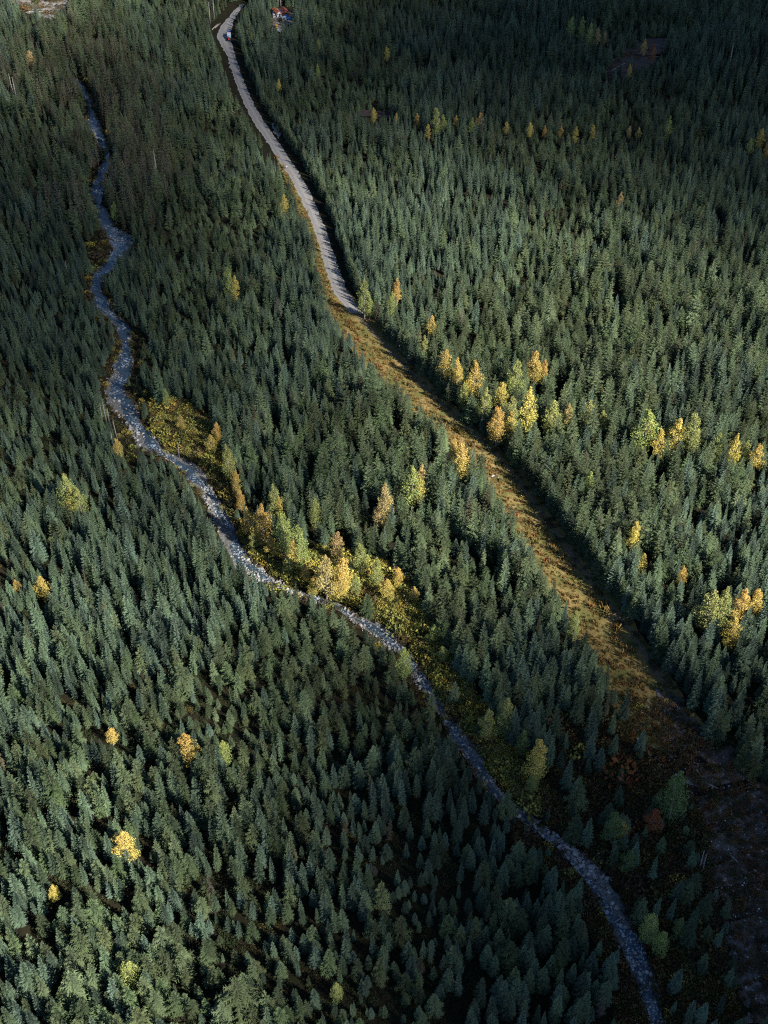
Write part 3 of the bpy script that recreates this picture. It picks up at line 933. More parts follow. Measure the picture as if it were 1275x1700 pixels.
dec_base = []
for (u, v, hp, wf, col, lab) in DEC:
    s, th = pix_scale(u, v + hp * 0.5)
    crown_h = hp / (s * math.cos(th) + s * 0.25)      # height of the crown that shows
    crown_h = min(max(crown_h * 1.2, 5.0 + (u % 7) * 0.45 if v < 300 else 4.0), 21.0)
    H = min(crown_h * 1.15 + 2.0, 23.0)
    wf *= 1.2
    bx, by = unproj(u, v, H * 0.60)
    dec_base.append((float(bx), float(by), H, crown_h, wf, col, lab))
for q in range(len(DEC)):                              # many of them stand with a smaller neighbour
    u, v, hp, wf, col, lab = DEC[q]
    if hp >= 46 and q % 3 != 2:
        bx, by, H, ch, wf2, c2, _ = dec_base[q]
        a = q * 2.4
        dec_base.append((bx + 2.6 * math.cos(a), by + 2.2 * math.sin(a) + 1.0, H * (0.62 + 0.1 * (q % 3)), ch * 0.7, wf2, [c2, Y, G][q % 3], 'smaller companion of the ' + lab.replace('of two ', '')))
DB = np.array([(d[0], d[1], d[2]) for d in dec_base])

# ------------------------------------------------------------------ where the conifers stand
def smooth_noise(x, y, sc, seed):
    g = np.random.default_rng(seed); out = 0
    for i in range(6):
        a = g.uniform(0, 6.283); k = g.uniform(0.6, 1.6) / sc
        out = out + np.sin(x * math.cos(a) * k + y * math.sin(a) * k + g.uniform(0, 6.283))
    return out / 6 ** 0.5 / 0.7


sp = 3.12
xs = np.arange(-420, 420, sp); ys = np.arange(62, 1000, sp * 0.90)
TX, TY = np.meshgrid(xs, ys)
TX = TX + (np.arange(len(ys)) % 2)[:, None] * sp / 2
TX = (TX + RNG.normal(0, 1.15, TX.shape)).ravel(); TY = (TY + RNG.normal(0, 1.15, TY.shape)).ravel()
TZ = base_h(TX, TY)
u0, v0, dep = proj(TX, TY, TZ)
uc, vc, _ = proj(TX, TY, TZ + 9)
keep = (uc > -150) & (uc < 1450) & (vc < 1850) & (dep > 0)
keep &= RNG.random(TX.shape) > 0.08
TX, TY, TZ, u0, v0, dep = [a[keep] for a in (TX, TY, TZ, u0, v0, dep)]


def blob(u, v, cu, cv, ru, rv):
    return np.exp(-(((u - cu) / ru) ** 2 + ((v - cv) / rv) ** 2))


n1 = smooth_noise(TX, TY, 22, 1); n2 = smooth_noise(TX, TY, 9, 2); n3 = smooth_noise(TX, TY, 40, 5)
young = 0.55 + 0.55 * blob(u0, v0, 60, 600, 230, 420) + 0.8 * blob(u0, v0, 740, 400, 170, 110) + 0.6 * blob(u0, v0, 1100, 1150, 160, 160) + 0.6 * blob(u0, v0, 650, 1500, 170, 260) \
    - 0.7 * blob(u0, v0, 1000, 650, 300, 190) - 0.35 * blob(u0, v0, 600, 850, 150, 120) - 0.3 * blob(u0, v0, 150, 1550, 250, 200) + 0.28 * n1
old = 1.1 * blob(u0, v0, 130, 130, 170, 200) + 0.9 * blob(u0, v0, 230, 330, 90, 130) + 0.25 * blob(u0, v0, 1180, 120, 120, 120) - 0.55 + 0.25 * n3
rr = RNG.random(TX.shape)
kind = np.where(rr < np.clip(young, 0.06, 0.95), 0, np.where(RNG.random(TX.shape) < 0.68, 1, 2))
kind = np.where(RNG.random(TX.shape) < np.clip(old, 0.012, 0.8), 3, kind)
kind = np.where((kind == 3) & (RNG.random(TX.shape) < 0.35), 2, kind)
TH = 10.6 + 2.0 * n2 * 0.8 + 1.6 * n1 + RNG.normal(0, 1.9, TX.shape)
TH += np.where(kind == 2, 1.8, 0) + np.where(kind == 1, 0.6, 0) + 7 * np.clip(old + 0.3, 0, 1) * (kind != 0)
TH += 3.5 * blob(u0, v0, 760, 960, 220, 260) + 2.5 * blob(u0, v0, 1000, 700, 300, 200) - 1.6 * blob(u0, v0, 700, 1550, 250, 250) - 1.5 * blob(u0, v0, 1120, 1120, 140, 140)
TH *= np.where(RNG.random(TX.shape) < 0.03, 1.35, 1)
TH *= np.where(RNG.random(TX.shape) < 0.2, RNG.uniform(0.5, 0.8, TX.shape), 1)
TH *= np.interp(v0, [300, 750], [0.88, 1.0])
TH = np.clip(TH, 5, 27)
RNG2 = np.random.default_rng(5)
RS = 0.93 * RNG.uniform(0.72, 1.42, TX.shape) * (1 + 0.25 * (RNG.random(TX.shape) < 0.12)) * np.where(kind == 0, 1.0, 1.08) + 0.15 * np.clip(0.5 - young, 0, 1)

# thin where crowns are broad; keep open ground open; leave room round the autumn trees
drop = (RNG.random(TX.shape) < np.where(kind == 0, 0.04, 0.27)) | ((smooth_noise(TX, TY, 2.6, 8) > 1.25) & (RNG.random(TX.shape) < 0.85))
for pi_, poly in enumerate(OPEN):
    young_in = (RNG.random(TX.shape) < 0.05) if pi_ == 5 else np.zeros(TX.shape, bool)
    drop |= in_poly(u0, v0, poly) & ~young_in
    TH = np.where(in_poly(u0, v0, poly) & young_in, TH * 0.75, TH)
    if pi_ == 2: poly = [(u + (15 if i < len(MEADOW_L) - 2 else 0), v) for i, (u, v) in enumerate(poly)]
    # a tree that would hide open ground the photo shows is a younger one, or is not there
    lenient = RNG.random(TX.shape) < (0.45 if pi_ == 2 else 0.18 if pi_ == 0 else 0.12)
    if pi_ == 5: lenient |= young_in
    hit = []
    for f in (0.25, 0.4, 0.55, 0.7, 0.85):
        up, vp, _ = proj(TX, TY, TZ + TH * f)
        hit.append(in_poly(up, vp, poly))
    free = np.ones(TX.shape)
    for f, h_ in zip((0.2, 0.35, 0.5, 0.65, 0.82), hit):
        free = np.where(h_ & (free > f), f, free)
    free = np.where(lenient, 1, free)
    drop |= free < 0.45
    TH = np.where(free < 1, TH * free * 1.05, TH)
for poly, pr in ((SPARSE, 0.62), (GLADE2, 0.5), (BANK_L, 0.85)):
    drop |= in_poly(u0, v0, poly) & (RNG.random(TX.shape) < pr)
cd, chw = creek_dist(TX, TY)
drop |= cd < chw + 1.5
# the road's shady side
rc = resample(np.column_stack(unproj(*np.array([(u, v) for u, v, w in ROAD_C], float).T)), 3)
rd = np.full(TX.shape, 1e9)
for p in rc: rd = np.minimum(rd, np.hypot(TX - p[0], TY - p[1]))
drop |= rd < np.interp(v0, [450, 600], [8.4, 3.3])
rside = TX > np.interp(TY, rc[::-1, 1], rc[::-1, 0])
near_r = rside & (rd < 14)
TH = np.where(near_r, np.interp(v0, [450, 650], [8.0, 13.0]) + 3.0 * RNG.random(TX.shape), TH)
RS = np.where(near_r, RS * 1.1, RS)
for (bx, by, H) in DB:
    d = np.hypot(TX - bx, TY - by)
    drop |= d < min(2.6, 1.0 + H * 0.12)
    # nothing tall directly between the tree and the valley's open side
    front = (by - TY > 0) & (by - TY < 16) & (np.abs(TX - bx * TY / by) < 2.4)
    up, vp, _ = proj(TX, TY, TZ + TH)
    tu, tv, _ = proj(np.array(bx), np.array(by), base_h(bx, by) + H * 0.45)
    TH = np.where(front & (vp < tv), TH * 0.6, TH)
keep = ~drop
TX, TY, TZ, TH, RS, kind, u0, v0, dep = [a[keep] for a in (TX, TY, TZ, TH, RS, kind, u0, v0, dep)]
# the forest edge along the road's and track's shady side
rcv = proj(rc[:, 0], rc[:, 1], 0 * rc[:, 0])[1]
ed = resample(rc, 2.0)
et = np.gradient(ed, axis=0); et /= np.linalg.norm(et, axis=1)[:, None]
en = np.stack([-et[:, 1], et[:, 0]], 1); en *= np.sign(en[:, :1])
ev = proj(ed[:, 0], ed[:, 1], 0 * ed[:, 0])[1]
ed = ed[(ev > 95) & (ev < 1120)]; en = en[(ev > 95) & (ev < 1120)]; ev = ev[(ev > 95) & (ev < 1120)]
off = np.interp(ev, [450, 600], [9.4, 5.0]) + RNG.normal(0, 0.7, len(ev))
ex = ed[:, 0] + en[:, 0] * off; ey = ed[:, 1] + en[:, 1] * off + RNG.normal(0, 0.4, len(ev))
okE = RNG.random(len(ev)) < 0.92
for (bx, by, H) in DB: okE &= np.hypot(ex - bx, ey - by) > 2.4
ex, ey, ev = ex[okE], ey[okE], ev[okE]; nE = len(ex)
eu, ev2, edp = proj(ex, ey, base_h(ex, ey))
TX, TY, u0, v0, dep = [np.concatenate(q) for q in ((TX, ex), (TY, ey), (u0, eu), (v0, ev2), (dep, edp))]
TH = np.concatenate([TH, np.interp(ev, [450, 650], [8.2, 12.0]) + RNG.normal(0, 0.8, nE)])
RS = np.concatenate([RS, RNG.uniform(0.9, 1.25, nE)]); kind = np.concatenate([kind, RNG.choice([0, 1, 2], nE, p=[0.4, 0.45, 0.15])])
TZ = height(TX, TY)

# trees one can point at: spruces and firs placed by hand  (tip u, v; height in metres; kind)
EXTRA = [(260, 608, 20, 0, 'tall pale spruce standing alone on the creek bend'),
         (823, 1098, 20, 2, 'big olive fir with sweeping branches above the creek glade'),
         (838, 1112, 19, 1, 'big green fir pressed against the olive one above the glade'),
         (768, 1010, 17, 3, 'brown-tinged fir on the edge of the dark creek side hollow'),
         (834, 1026, 18, 3, 'reddish-topped slim fir above the big olive fir'),
         (965, 1290, 17, 2, 'ragged olive fir in the dark glade right of the creek'),
         (634, 1462, 15, 2, 'golden-olive fir with long bare branches in a dark forest gap'),
         (632, 1592, 14, 2, 'star-shaped olive fir low in the dark gap'),
         (665, 1518, 14, 2, 'broad olive fir right of the dark forest gap'),
         (1000, 1240, 12, 0, 'short blue spruce in the shaded glade'),
         (902, 1236, 10, 0, 'small blue spruce just right of the vivid yellow tree'),
         (935, 1245, 10, 0, 'second small blue spruce right of the vivid yellow tree'),
         (1133, 1460, 11, 0, 'small spruce near the gravel flat edge'),
         (1180, 1480, 14, 1, 'dark fir at the left side of the gravel flat'),
         (675, 895, 17, 0, 'slim spruce beside the small side clearing'),
         (702, 900, 19, 1, 'tall full spruce beside the small side clearing')]

# ------------------------------------------------------------------ the many: one object per mass of trees, points carrying tree shapes
def instancer(name, px, py, pz, rot, scl, ids, meshes, label, cat):
    col = bpy.data.collections.new(name + '_shapes')
    for k, me in enumerate(meshes):
        ob = bpy.data.objects.new('%s_shape_%02d' % (name, k), me)
        col.objects.link(ob)
    me = bpy.data.meshes.new(name)
    n = len(px)
    me.vertices.add(n)
    me.vertices.foreach_set('co', np.stack([px, py, pz], 1).astype(np.float32).ravel())
    a = me.attributes.new('turn', 'FLOAT_VECTOR', 'POINT'); a.data.foreach_set('vector', rot.astype(np.float32).ravel())
    a = me.attributes.new('size', 'FLOAT_VECTOR', 'POINT'); a.data.foreach_set('vector', scl.astype(np.float32).ravel())
    a = me.attributes.new('pick', 'INT', 'POINT'); a.data.foreach_set('value', ids.astype(np.int32))
    o = link(name, me)
    ng = bpy.data.node_groups.new(name + '_nodes', 'GeometryNodeTree')
    ng.interface.new_socket('Geometry', in_out='INPUT', socket_type='NodeSocketGeometry')
    ng.interface.new_socket('Geometry', in_out='OUTPUT', socket_type='NodeSocketGeometry')
    gi = ng.nodes.new('NodeGroupInput'); go = ng.nodes.new('NodeGroupOutput')
    ci = ng.nodes.new('GeometryNodeCollectionInfo'); ci.inputs['Collection'].default_value = col
    ci.inputs['Separate Children'].default_value = True; ci.inputs['Reset Children'].default_value = True
    ip = ng.nodes.new('GeometryNodeInstanceOnPoints'); ip.inputs['Pick Instance'].default_value = True
    def na(nm, ty):
        q = ng.nodes.new('GeometryNodeInputNamedAttribute'); q.data_type = ty; q.inputs['Name'].default_value = nm
        return q.outputs['Attribute']
    L = ng.links.new
    L(gi.outputs[0], ip.inputs['Points']); L(ci.outputs[0], ip.inputs['Instance'])
    L(na('pick', 'INT'), ip.inputs['Instance Index'])
    L(na('turn', 'FLOAT_VECTOR'), ip.inputs['Rotation']); L(na('size', 'FLOAT_VECTOR'), ip.inputs['Scale'])
    L(ip.outputs[0], go.inputs[0])
    md = o.modifiers.new('scatter', 'NODES'); md.node_group = ng
    tag(o, label, cat, kind='stuff')
    return o


NV = [len(k) for k in KINDS]
variant = np.array([RNG.integers(0, NV[k]) for k in kind])
turn = np.stack([RNG.normal(0, 0.025, TX.shape), RNG.normal(0, 0.025, TX.shape), RNG.uniform(0, 6.283, TX.shape)], 1)
nomh = np.array(NOM_H)[kind]
szz = TH / nomh; sxy = szz ** 0.8 * RS
size = np.stack([sxy, sxy, szz], 1)

ut, vt, dt = proj(TX, TY, TZ + TH); um, vm, dm = proj(TX, TY, TZ + TH * 0.55)
area = (FPX / dm) ** 2 * TH * np.array(NOM_R)[kind] * sxy
inframe = (um > 8) & (um < 1267) & (vt > 4) & (vm < 1692)
fam = np.where(kind == 0, 0, 1)                      # spruces and firs
single = np.zeros(TX.shape, bool)
for f, n_ in ((0, 300), (1, 300)):
    cand = np.where(inframe & (fam == f))[0]
    single[cand[np.argsort(-area[cand])[:n_]]] = True

for nm, f, ks, lab in (('spruce_trees', 0, (0,), 'dense mass of narrow blue-green spruces filling the valley'),
                       ('fir_trees', 1, (1, 2, 3), 'dense mass of green, olive and brown-tinged firs filling the valley')):
    m = (fam == f) & ~single
    meshes = []; offs = {}
    for k in ks:
        offs[k] = len(meshes); meshes += [t[2] for t in KINDS[k]]
    ids = np.array([offs[int(k)] + int(v_) for k, v_ in zip(kind[m], variant[m])])
    instancer(nm, TX[m], TY[m], TZ[m], turn[m], size[m], ids, meshes, lab, 'trees')

# landmarks the labels may point to
LM = [(310, 1240, 'the bright orange tree'), (207, 1400, 'the round yellow tree'), (371, 1248, 'the pale lime tree'), (90, 1480, 'the tiny golden tree'), (215, 1615, 'the lime-tipped tree'),
      (557, 1645, 'the small lime-green tree'), (70, 975, 'the yellow tree by the left edge'), (893, 1257, 'the vivid yellow tree in the glade'), (670, 1097, 'the lime tree at the creek'),
      (1122, 1318, 'the large pale poplar'), (1080, 1535, 'the shaded lime tree'), (634, 1480, 'the golden-olive fir'), (800, 1290, 'the stony creek bend'), (950, 1415, 'the boulder bar'),
      (1215, 1045, 'the yellow-lime tree'), (840, 1187, 'the lime-green glade tree'), (430, 1500, 'the dark gap in the forest'), (955, 1035, 'the pale green margin tree'), (1060, 1620, 'the lowest creek reach'),
      (1190, 1420, 'the gravel flat'), (820, 1620, 'the shaded stand at the bottom edge'), (30, 1650, 'the bottom left corner'), (480, 1180, 'the sunny stand below the creek'), (720, 1380, 'the shaded slope under the creek')]
ORD = ['nearest', 'second', 'third', 'fourth', 'fifth', 'sixth']
used = {}


def lookup_label(u, v, look, nm):
    best = min(LM, key=lambda l: (l[0] - u) ** 2 + (l[1] - v) ** 2)
    du, dv = u - best[0], v - best[1]
    side = ('right of' if du > 0 else 'left of') if abs(du) > abs(dv) else ('below' if dv > 0 else 'above')
    key = (look, side, best[2]); k = used.get(key, 0); used[key] = k + 1
    if k < 6: return '%s %s, %s one %s %s' % (look, nm, ORD[k], side, best[2]), None
    return '%s %s further %s %s' % (look, nm, side, best[2]), '%ss %s %s' % (nm, side, best[2])


def single_tree(nm, cm, tm, loc, rot, scl, label, cat, group):
    e = bpy.data.objects.new(nm, None); scene.collection.objects.link(e)
    e.location = loc; e.rotation_euler = rot; e.scale = scl; e.empty_display_size = 1
    link('trunk', tm, e); link('crown', cm, e)
    tag(e, label, cat, group)
    return e


order = np.where(single)[0]
dmin = [min((l[0] - um[i]) ** 2 + (l[1] - vm[i]) ** 2 for l in LM) for i in order]
for j in np.argsort(dmin):
    i = order[j]; k = int(kind[i])
    hh = TH[i]
    look = ('tall' if hh > 15 else 'short' if hh < 10.5 else 'medium') + {0: ' blue-green', 1: ' full green', 2: ' broad olive', 3: ' brown-tinged'}[k]
    nm = 'spruce' if k == 0 else 'fir'
    lab, gshare = lookup_label(um[i], vm[i], look, nm)
    cm, tm, _ = KINDS[k][variant[i]]
    single_tree('spruce_tree' if k == 0 else 'fir_tree', cm, tm, (TX[i], TY[i], TZ[i]), tuple(turn[i]), tuple(size[i]), lab, nm + ' tree', gshare or ('spruces of the valley forest' if k == 0 else 'firs of the valley forest'))
for q, (u, v, H, k, lab) in enumerate(EXTRA):
    x, y = unproj(u, v, H); x, y = float(x), float(y)
    cm, tm, _ = KINDS[k][q % NV[k]]
    s = H / NOM_H[k]; w = s ** 0.8 * (1.15 if k else 1.25)
    single_tree('spruce_tree' if k == 0 else 'fir_tree', cm, tm, (x, y, float(height(np.array([x]), np.array([y]))[0])), (0, 0, q * 1.3), (w, w, s), lab, ('spruce' if k == 0 else 'fir') + ' tree', 'spruces of the valley forest' if k == 0 else 'firs of the valley forest')

# autumn trees
BL = []
for q, (sd, con, lob) in enumerate(((41, 0.35, 15), (42, 0.2, 18), (43, 0.45, 14), (44, 0.3, 20))):
    c, t = broadleaf(sd, 10.0, 2.4, 3000, 0.125, lob, 0.16, con)
    BL.append((c.mesh('leafy_crown', [M_LEAF]), t.mesh('pale_trunk', [M_PALEBARK])))
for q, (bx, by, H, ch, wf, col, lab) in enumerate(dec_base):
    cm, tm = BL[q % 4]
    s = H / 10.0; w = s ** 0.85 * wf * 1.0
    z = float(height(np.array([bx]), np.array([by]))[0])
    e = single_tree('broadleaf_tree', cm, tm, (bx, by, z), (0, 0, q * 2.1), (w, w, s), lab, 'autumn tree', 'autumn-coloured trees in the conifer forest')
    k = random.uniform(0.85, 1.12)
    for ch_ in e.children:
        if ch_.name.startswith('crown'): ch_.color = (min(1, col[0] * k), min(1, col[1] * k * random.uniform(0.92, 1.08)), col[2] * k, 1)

# dead standing trees: base u, v; height m
def snag_shape(seed, H, branches):
    g = random.Random(seed); t = MB(); b = MB()
    t.tube([(0, 0, -0.4), (0.1, 0, H * 0.5), (g.uniform(-.4, .4), 0.1, H)], [0.28, 0.18, 0.04], 6)
    for i in range(branches):
        z = H * g.uniform(0.35, 0.95); az = g.uniform(0, 6.28); l = g.uniform(0.5, 1.6) * (1.2 - z / H)
        b.tube([(0.05, 0, z), (math.cos(az) * l, math.sin(az) * l, z + g.uniform(-0.4, 0.5))], [0.045, 0.012], 4)
    return t.mesh('bare_stem', [M_SNAG], True), b.mesh('dead_branches', [M_SNAG])


SN = [snag_shape(1, 14, 26), snag_shape(2, 12, 12), snag_shape(3, 14, 40)]
SNAGS = [(262, 318, 24, 0, 'tallest bare white snag in the forest right of the upper creek'), (24, 168, 17, 1, 'left of two thin dead stems near the left edge high up'), (28, 170, 16, 1, 'right of two thin dead stems near the left edge high up'),
         (838, 1192, 9, 1, 'leaning pale snag above the creek glade'), (1160, 1446, 11, 2, 'bare silvery dead tree on the gravel flat edge'), (1166, 1448, 10, 0, 'second bare dead tree right of the silvery one'),
         (170, 700, 10, 1, 'leftmost of the pale snags by the creek bend'), (177, 702, 11, 1, 'second pale snag by the creek bend'), (184, 712, 12, 0, 'third pale snag by the creek bend'), (195, 730, 11, 0, 'pale snag closest to the creek bend water'),
         (190, 760, 13, 2, 'dead grey tree left of the orange tree at the bend'), (248, 798, 8, 1, 'short thin snag below the creek bend'), (297, 757, 8, 1, 'short snag at the bend where the creek hides'),
         (116, 470, 12, 1, 'thin dead stem in the left forest'), (1107, 640, 12, 2, 'lilac-grey dead tree in the right forest'), (1172, 1060, 11, 2, 'purple-grey dead tree left of the yellow-lime tree'), (784, 655, 12, 2, 'bare grey tree among the golden group'),
         (164, 250, 15, 0, 'dead tree at the left bank of the upper creek'), (1210, 112, 16, 1, 'thin pale dead stem in the top right forest'), (455, 14, 24, 1, 'first tall bare trunk behind the camp'), (461, 13, 24, 1, 'second tall bare trunk behind the camp'),
         (466, 13, 24, 1, 'third tall bare trunk behind the camp'), (349, 40, 15, 1, 'bare trunk left of the road bend at the top'), (356, 32, 15, 1, 'bare trunk above the road bend at the top')]
for q, (u, v, H, k, lab) in enumerate(SNAGS):
    x, y = unproj(u, v); x, y = float(x), float(y)
    e = bpy.data.objects.new('dead_tree', None); scene.collection.objects.link(e)
    nh = (14, 12, 14)[k]
    e.location = (x, y, float(height(np.array([x]), np.array([y]))[0])); e.scale = (H / nh * 1.15,) * 2 + (H / nh,)
    e.rotation_euler = (0.04 * math.sin(q * 3), (0.22 if 'leaning' in lab else 0.05 * math.cos(q * 5)), q * 1.9)
    link('trunk', SN[k][0], e); link('branches', SN[k][1], e)
    tag(e, lab, 'dead tree', 'bare dead trees')

# ------------------------------------------------------------------ low growth and stones
def scatter_in(polys, n, lo=0.0):
    us, vs_ = [], []
    allx = np.concatenate([np.array(p)[:, 0] for p in polys]); ally = np.concatenate([np.array(p)[:, 1] for p in polys])
    X, Yv = unproj(np.array([allx.min(), allx.max(), allx.min(), allx.max()]), np.array([ally.min(), ally.min(), ally.max(), ally.max()]))
    x0, x1, y0, y1 = X.min(), X.max(), Yv.min(), Yv.max()
    x = RNG.uniform(x0, x1, n * 6); y = RNG.uniform(y0, y1, n * 6)
    u, v, _ = proj(x, y, base_h(x, y))
    m = np.zeros(x.shape, bool)
    for p in polys: m |= in_poly(u, v, p)
    return x[m][:n], y[m][:n]


SH = [shrub_shape(s, 90, 0.13) for s in (1, 2, 3)]
sh_gold = [s.mesh('golden_shrub', [M_SHRUB_GOLD]) for s in SH]; sh_brown = [s.mesh('brown_shrub', [M_SHRUB_BROWN]) for s in SH]; sh_rust = [s.mesh('rust_shrub', [M_SHRUB_RUST]) for s in SH]


def shrubs(name, polys, density_n, meshes_p, label, smin, smax, dens_noise=None, creek_gap=0.4):
    x, y = scatter_in(polys, density_n)
    d, hw = creek_dist(x, y)
    ok = d > hw + creek_gap
    rdd = np.full(x.shape, 1e9)
    for p in rc[::1]: rdd = np.minimum(rdd, np.hypot(x - p[0], y - p[1]))
    ok &= rdd > np.where(y < 370, 1.6, 3.2)
    x, y = x[ok], y[ok]
    n = len(x)
    s = RNG.uniform(smin, smax, n) * np.exp(RNG.normal(-0.1, 0.35, n))
    scl = np.stack([s, s, s * RNG.uniform(0.8, 1.4, n)], 1)
    rot = np.stack([np.zeros(n), np.zeros(n), RNG.uniform(0, 6.28, n)], 1)
    meshes, w = [], []
    for ms, p in meshes_p:
        for m_ in ms: meshes.append(m_); w.append(p / len(ms))
    ids = RNG.choice(len(meshes), n, p=np.array(w) / sum(w))
    return instancer(name, x, y, height(x, y) - 0.05, rot, scl, ids, meshes, label, 'low growth')


def widen(pts, k): return [(u + (k if i < len(pts) // 2 else -k), v) for i, (u, v) in enumerate(pts)]


creek_wide = [(u - w / 2 - 16, v) for u, v, w in CREEK] + [(u + w / 2 + 16, v) for u, v, w in CREEK][::-1]
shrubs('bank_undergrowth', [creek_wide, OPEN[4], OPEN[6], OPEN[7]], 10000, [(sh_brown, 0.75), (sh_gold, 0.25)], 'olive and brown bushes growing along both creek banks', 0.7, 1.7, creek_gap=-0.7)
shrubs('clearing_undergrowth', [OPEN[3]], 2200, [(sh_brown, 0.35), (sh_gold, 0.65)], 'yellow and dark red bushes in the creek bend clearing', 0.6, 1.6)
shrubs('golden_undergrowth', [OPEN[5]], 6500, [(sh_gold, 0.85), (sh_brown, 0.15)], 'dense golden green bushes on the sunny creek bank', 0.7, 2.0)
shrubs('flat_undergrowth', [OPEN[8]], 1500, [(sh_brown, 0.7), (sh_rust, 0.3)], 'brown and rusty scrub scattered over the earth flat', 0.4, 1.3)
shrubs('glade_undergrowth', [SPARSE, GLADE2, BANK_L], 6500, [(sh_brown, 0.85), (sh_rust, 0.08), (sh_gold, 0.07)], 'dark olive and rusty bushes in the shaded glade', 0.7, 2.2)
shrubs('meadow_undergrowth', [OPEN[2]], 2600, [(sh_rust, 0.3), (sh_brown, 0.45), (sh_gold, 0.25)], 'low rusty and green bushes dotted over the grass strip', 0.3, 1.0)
tf = [tuft_shape(s, 26).mesh('grass_tuft', [M_GRASS]) for s in (1, 2, 3)]
shrubs('meadow_grass', [shrink(MEADOW_L, MEADOW_R)], 10000, [(tf, 1.0)], 'tufts of dry golden and green grass on the strip', 0.4, 1.2)
shrubs('scree_undergrowth', [OPEN[11], OPEN[13]], 260, [(sh_brown, 1.0)], 'dark bushes dotted over the far pale scree', 0.8, 2.4)
shrubs('slash_undergrowth', [OPEN[9], OPEN[10]], 220, [(sh_rust, 0.7), (sh_brown, 0.3)], 'rusty bushes in the small upper clearings', 0.6, 1.8)

gx_ = RNG.uniform(-190, 190, 22000); gy_ = 110 + 330 * RNG.random(22000) ** 1.4
ok_ = (creek_dist(gx_, gy_)[0] > 9)
uu, vv, _ = proj(gx_, gy_, base_h(gx_, gy_))
for pl in OPEN: ok_ &= ~in_poly(uu, vv, pl)
gx_, gy_ = gx_[ok_], gy_[ok_]; ng_ = len(gx_)
sg_ = RNG.uniform(0.6, 1.9, ng_)
sh_dark = [q.mesh('gap_shade_shrub', [shrub_mat('gap_shade_leaves', [(0, (0.03, 0.045, 0.018)), (0.6, (0.045, 0.06, 0.025)), (0.9, (0.06, 0.045, 0.025)), (1, (0.12, 0.10, 0.03))])]) for q in SH]  # dark leaves added to stand in for shade in the forest gaps
instancer('forest_undergrowth', gx_, gy_, height(gx_, gy_), np.stack([0 * sg_, 0 * sg_, sg_ * 40], 1), np.stack([sg_, sg_, sg_ * 0.8], 1), RNG.integers(0, 3, ng_), sh_dark, 'dark green low growth added to darken gaps between the trees', 'low growth')

# stones: the gravel of the bed as one mass, the large boulders one by one
RK = [rock_shape(s) for s in range(6)]
nS = 16000
i = RNG.integers(0, nC, nS)
_s = RNG.uniform(-1, 1, nS)
sx_ = CRK[i, 0] + CN[i, 0] * _s * CRK[i, 2] / 2 + ct[i, 0] * RNG.uniform(-1, 1, nS)
sy_ = CRK[i, 1] + CN[i, 1] * _s * CRK[i, 2] / 2 + ct[i, 1] * RNG.uniform(-1, 1, nS)
inw = (_s > (wc - wide)[i]) & (_s < (wc + wide)[i])
okk = ~inw | (RNG.random(nS) < 0.30)
svv = proj(sx_, sy_, 0 * sx_)[1]
patch = smooth_noise(sx_, sy_, 5, 31)
okk &= RNG.random(nS) < np.interp(svv, [500, 620, 660, 760, 960, 1040, 1120, 1300, 1345, 1480, 1530], [0.10, 0.25, 0.75, 0.85, 0.8, 0.7, 0.5, 0.55, 0.75, 0.75, 0.6]) * np.clip(0.75 + 0.6 * patch, 0.15, 1)
sx_, sy_ = sx_[okk], sy_[okk]
rs = np.exp(RNG.normal(-1.55, 0.6, len(sx_)))
_, sv, _ = proj(sx_, sy_, 0 * sx_)
rs = np.minimum(rs * np.interp(sv, [700, 1300, 1400, 1500], [1, 1.1, 1.6, 1.3]), 0.75)
instancer('creek_gravel', sx_, sy_, base_h(sx_, sy_) - 0.95 + rs * 0.15, np.stack([RNG.uniform(-.3, .3, len(rs)), RNG.uniform(-.3, .3, len(rs)), RNG.uniform(0, 6.28, len(rs))], 1), np.stack([rs, rs, rs], 1),
          RNG.integers(0, 6, len(rs)), RK, 'countless grey stones lying in the creek bed', 'stones')
xg, yg = scatter_in([OPEN[8]], 1600)
rg = np.exp(RNG.normal(-1.9, 0.5, len(xg)))
instancer('flat_gravel', xg, yg, height(xg, yg) + 0.2, np.stack([0 * rg, 0 * rg, RNG.uniform(0, 6.28, len(rg))], 1), np.stack([rg, rg, rg], 1), RNG.integers(0, 6, len(rg)), RK, 'scattered stones on the broad gravel flat', 'stones')
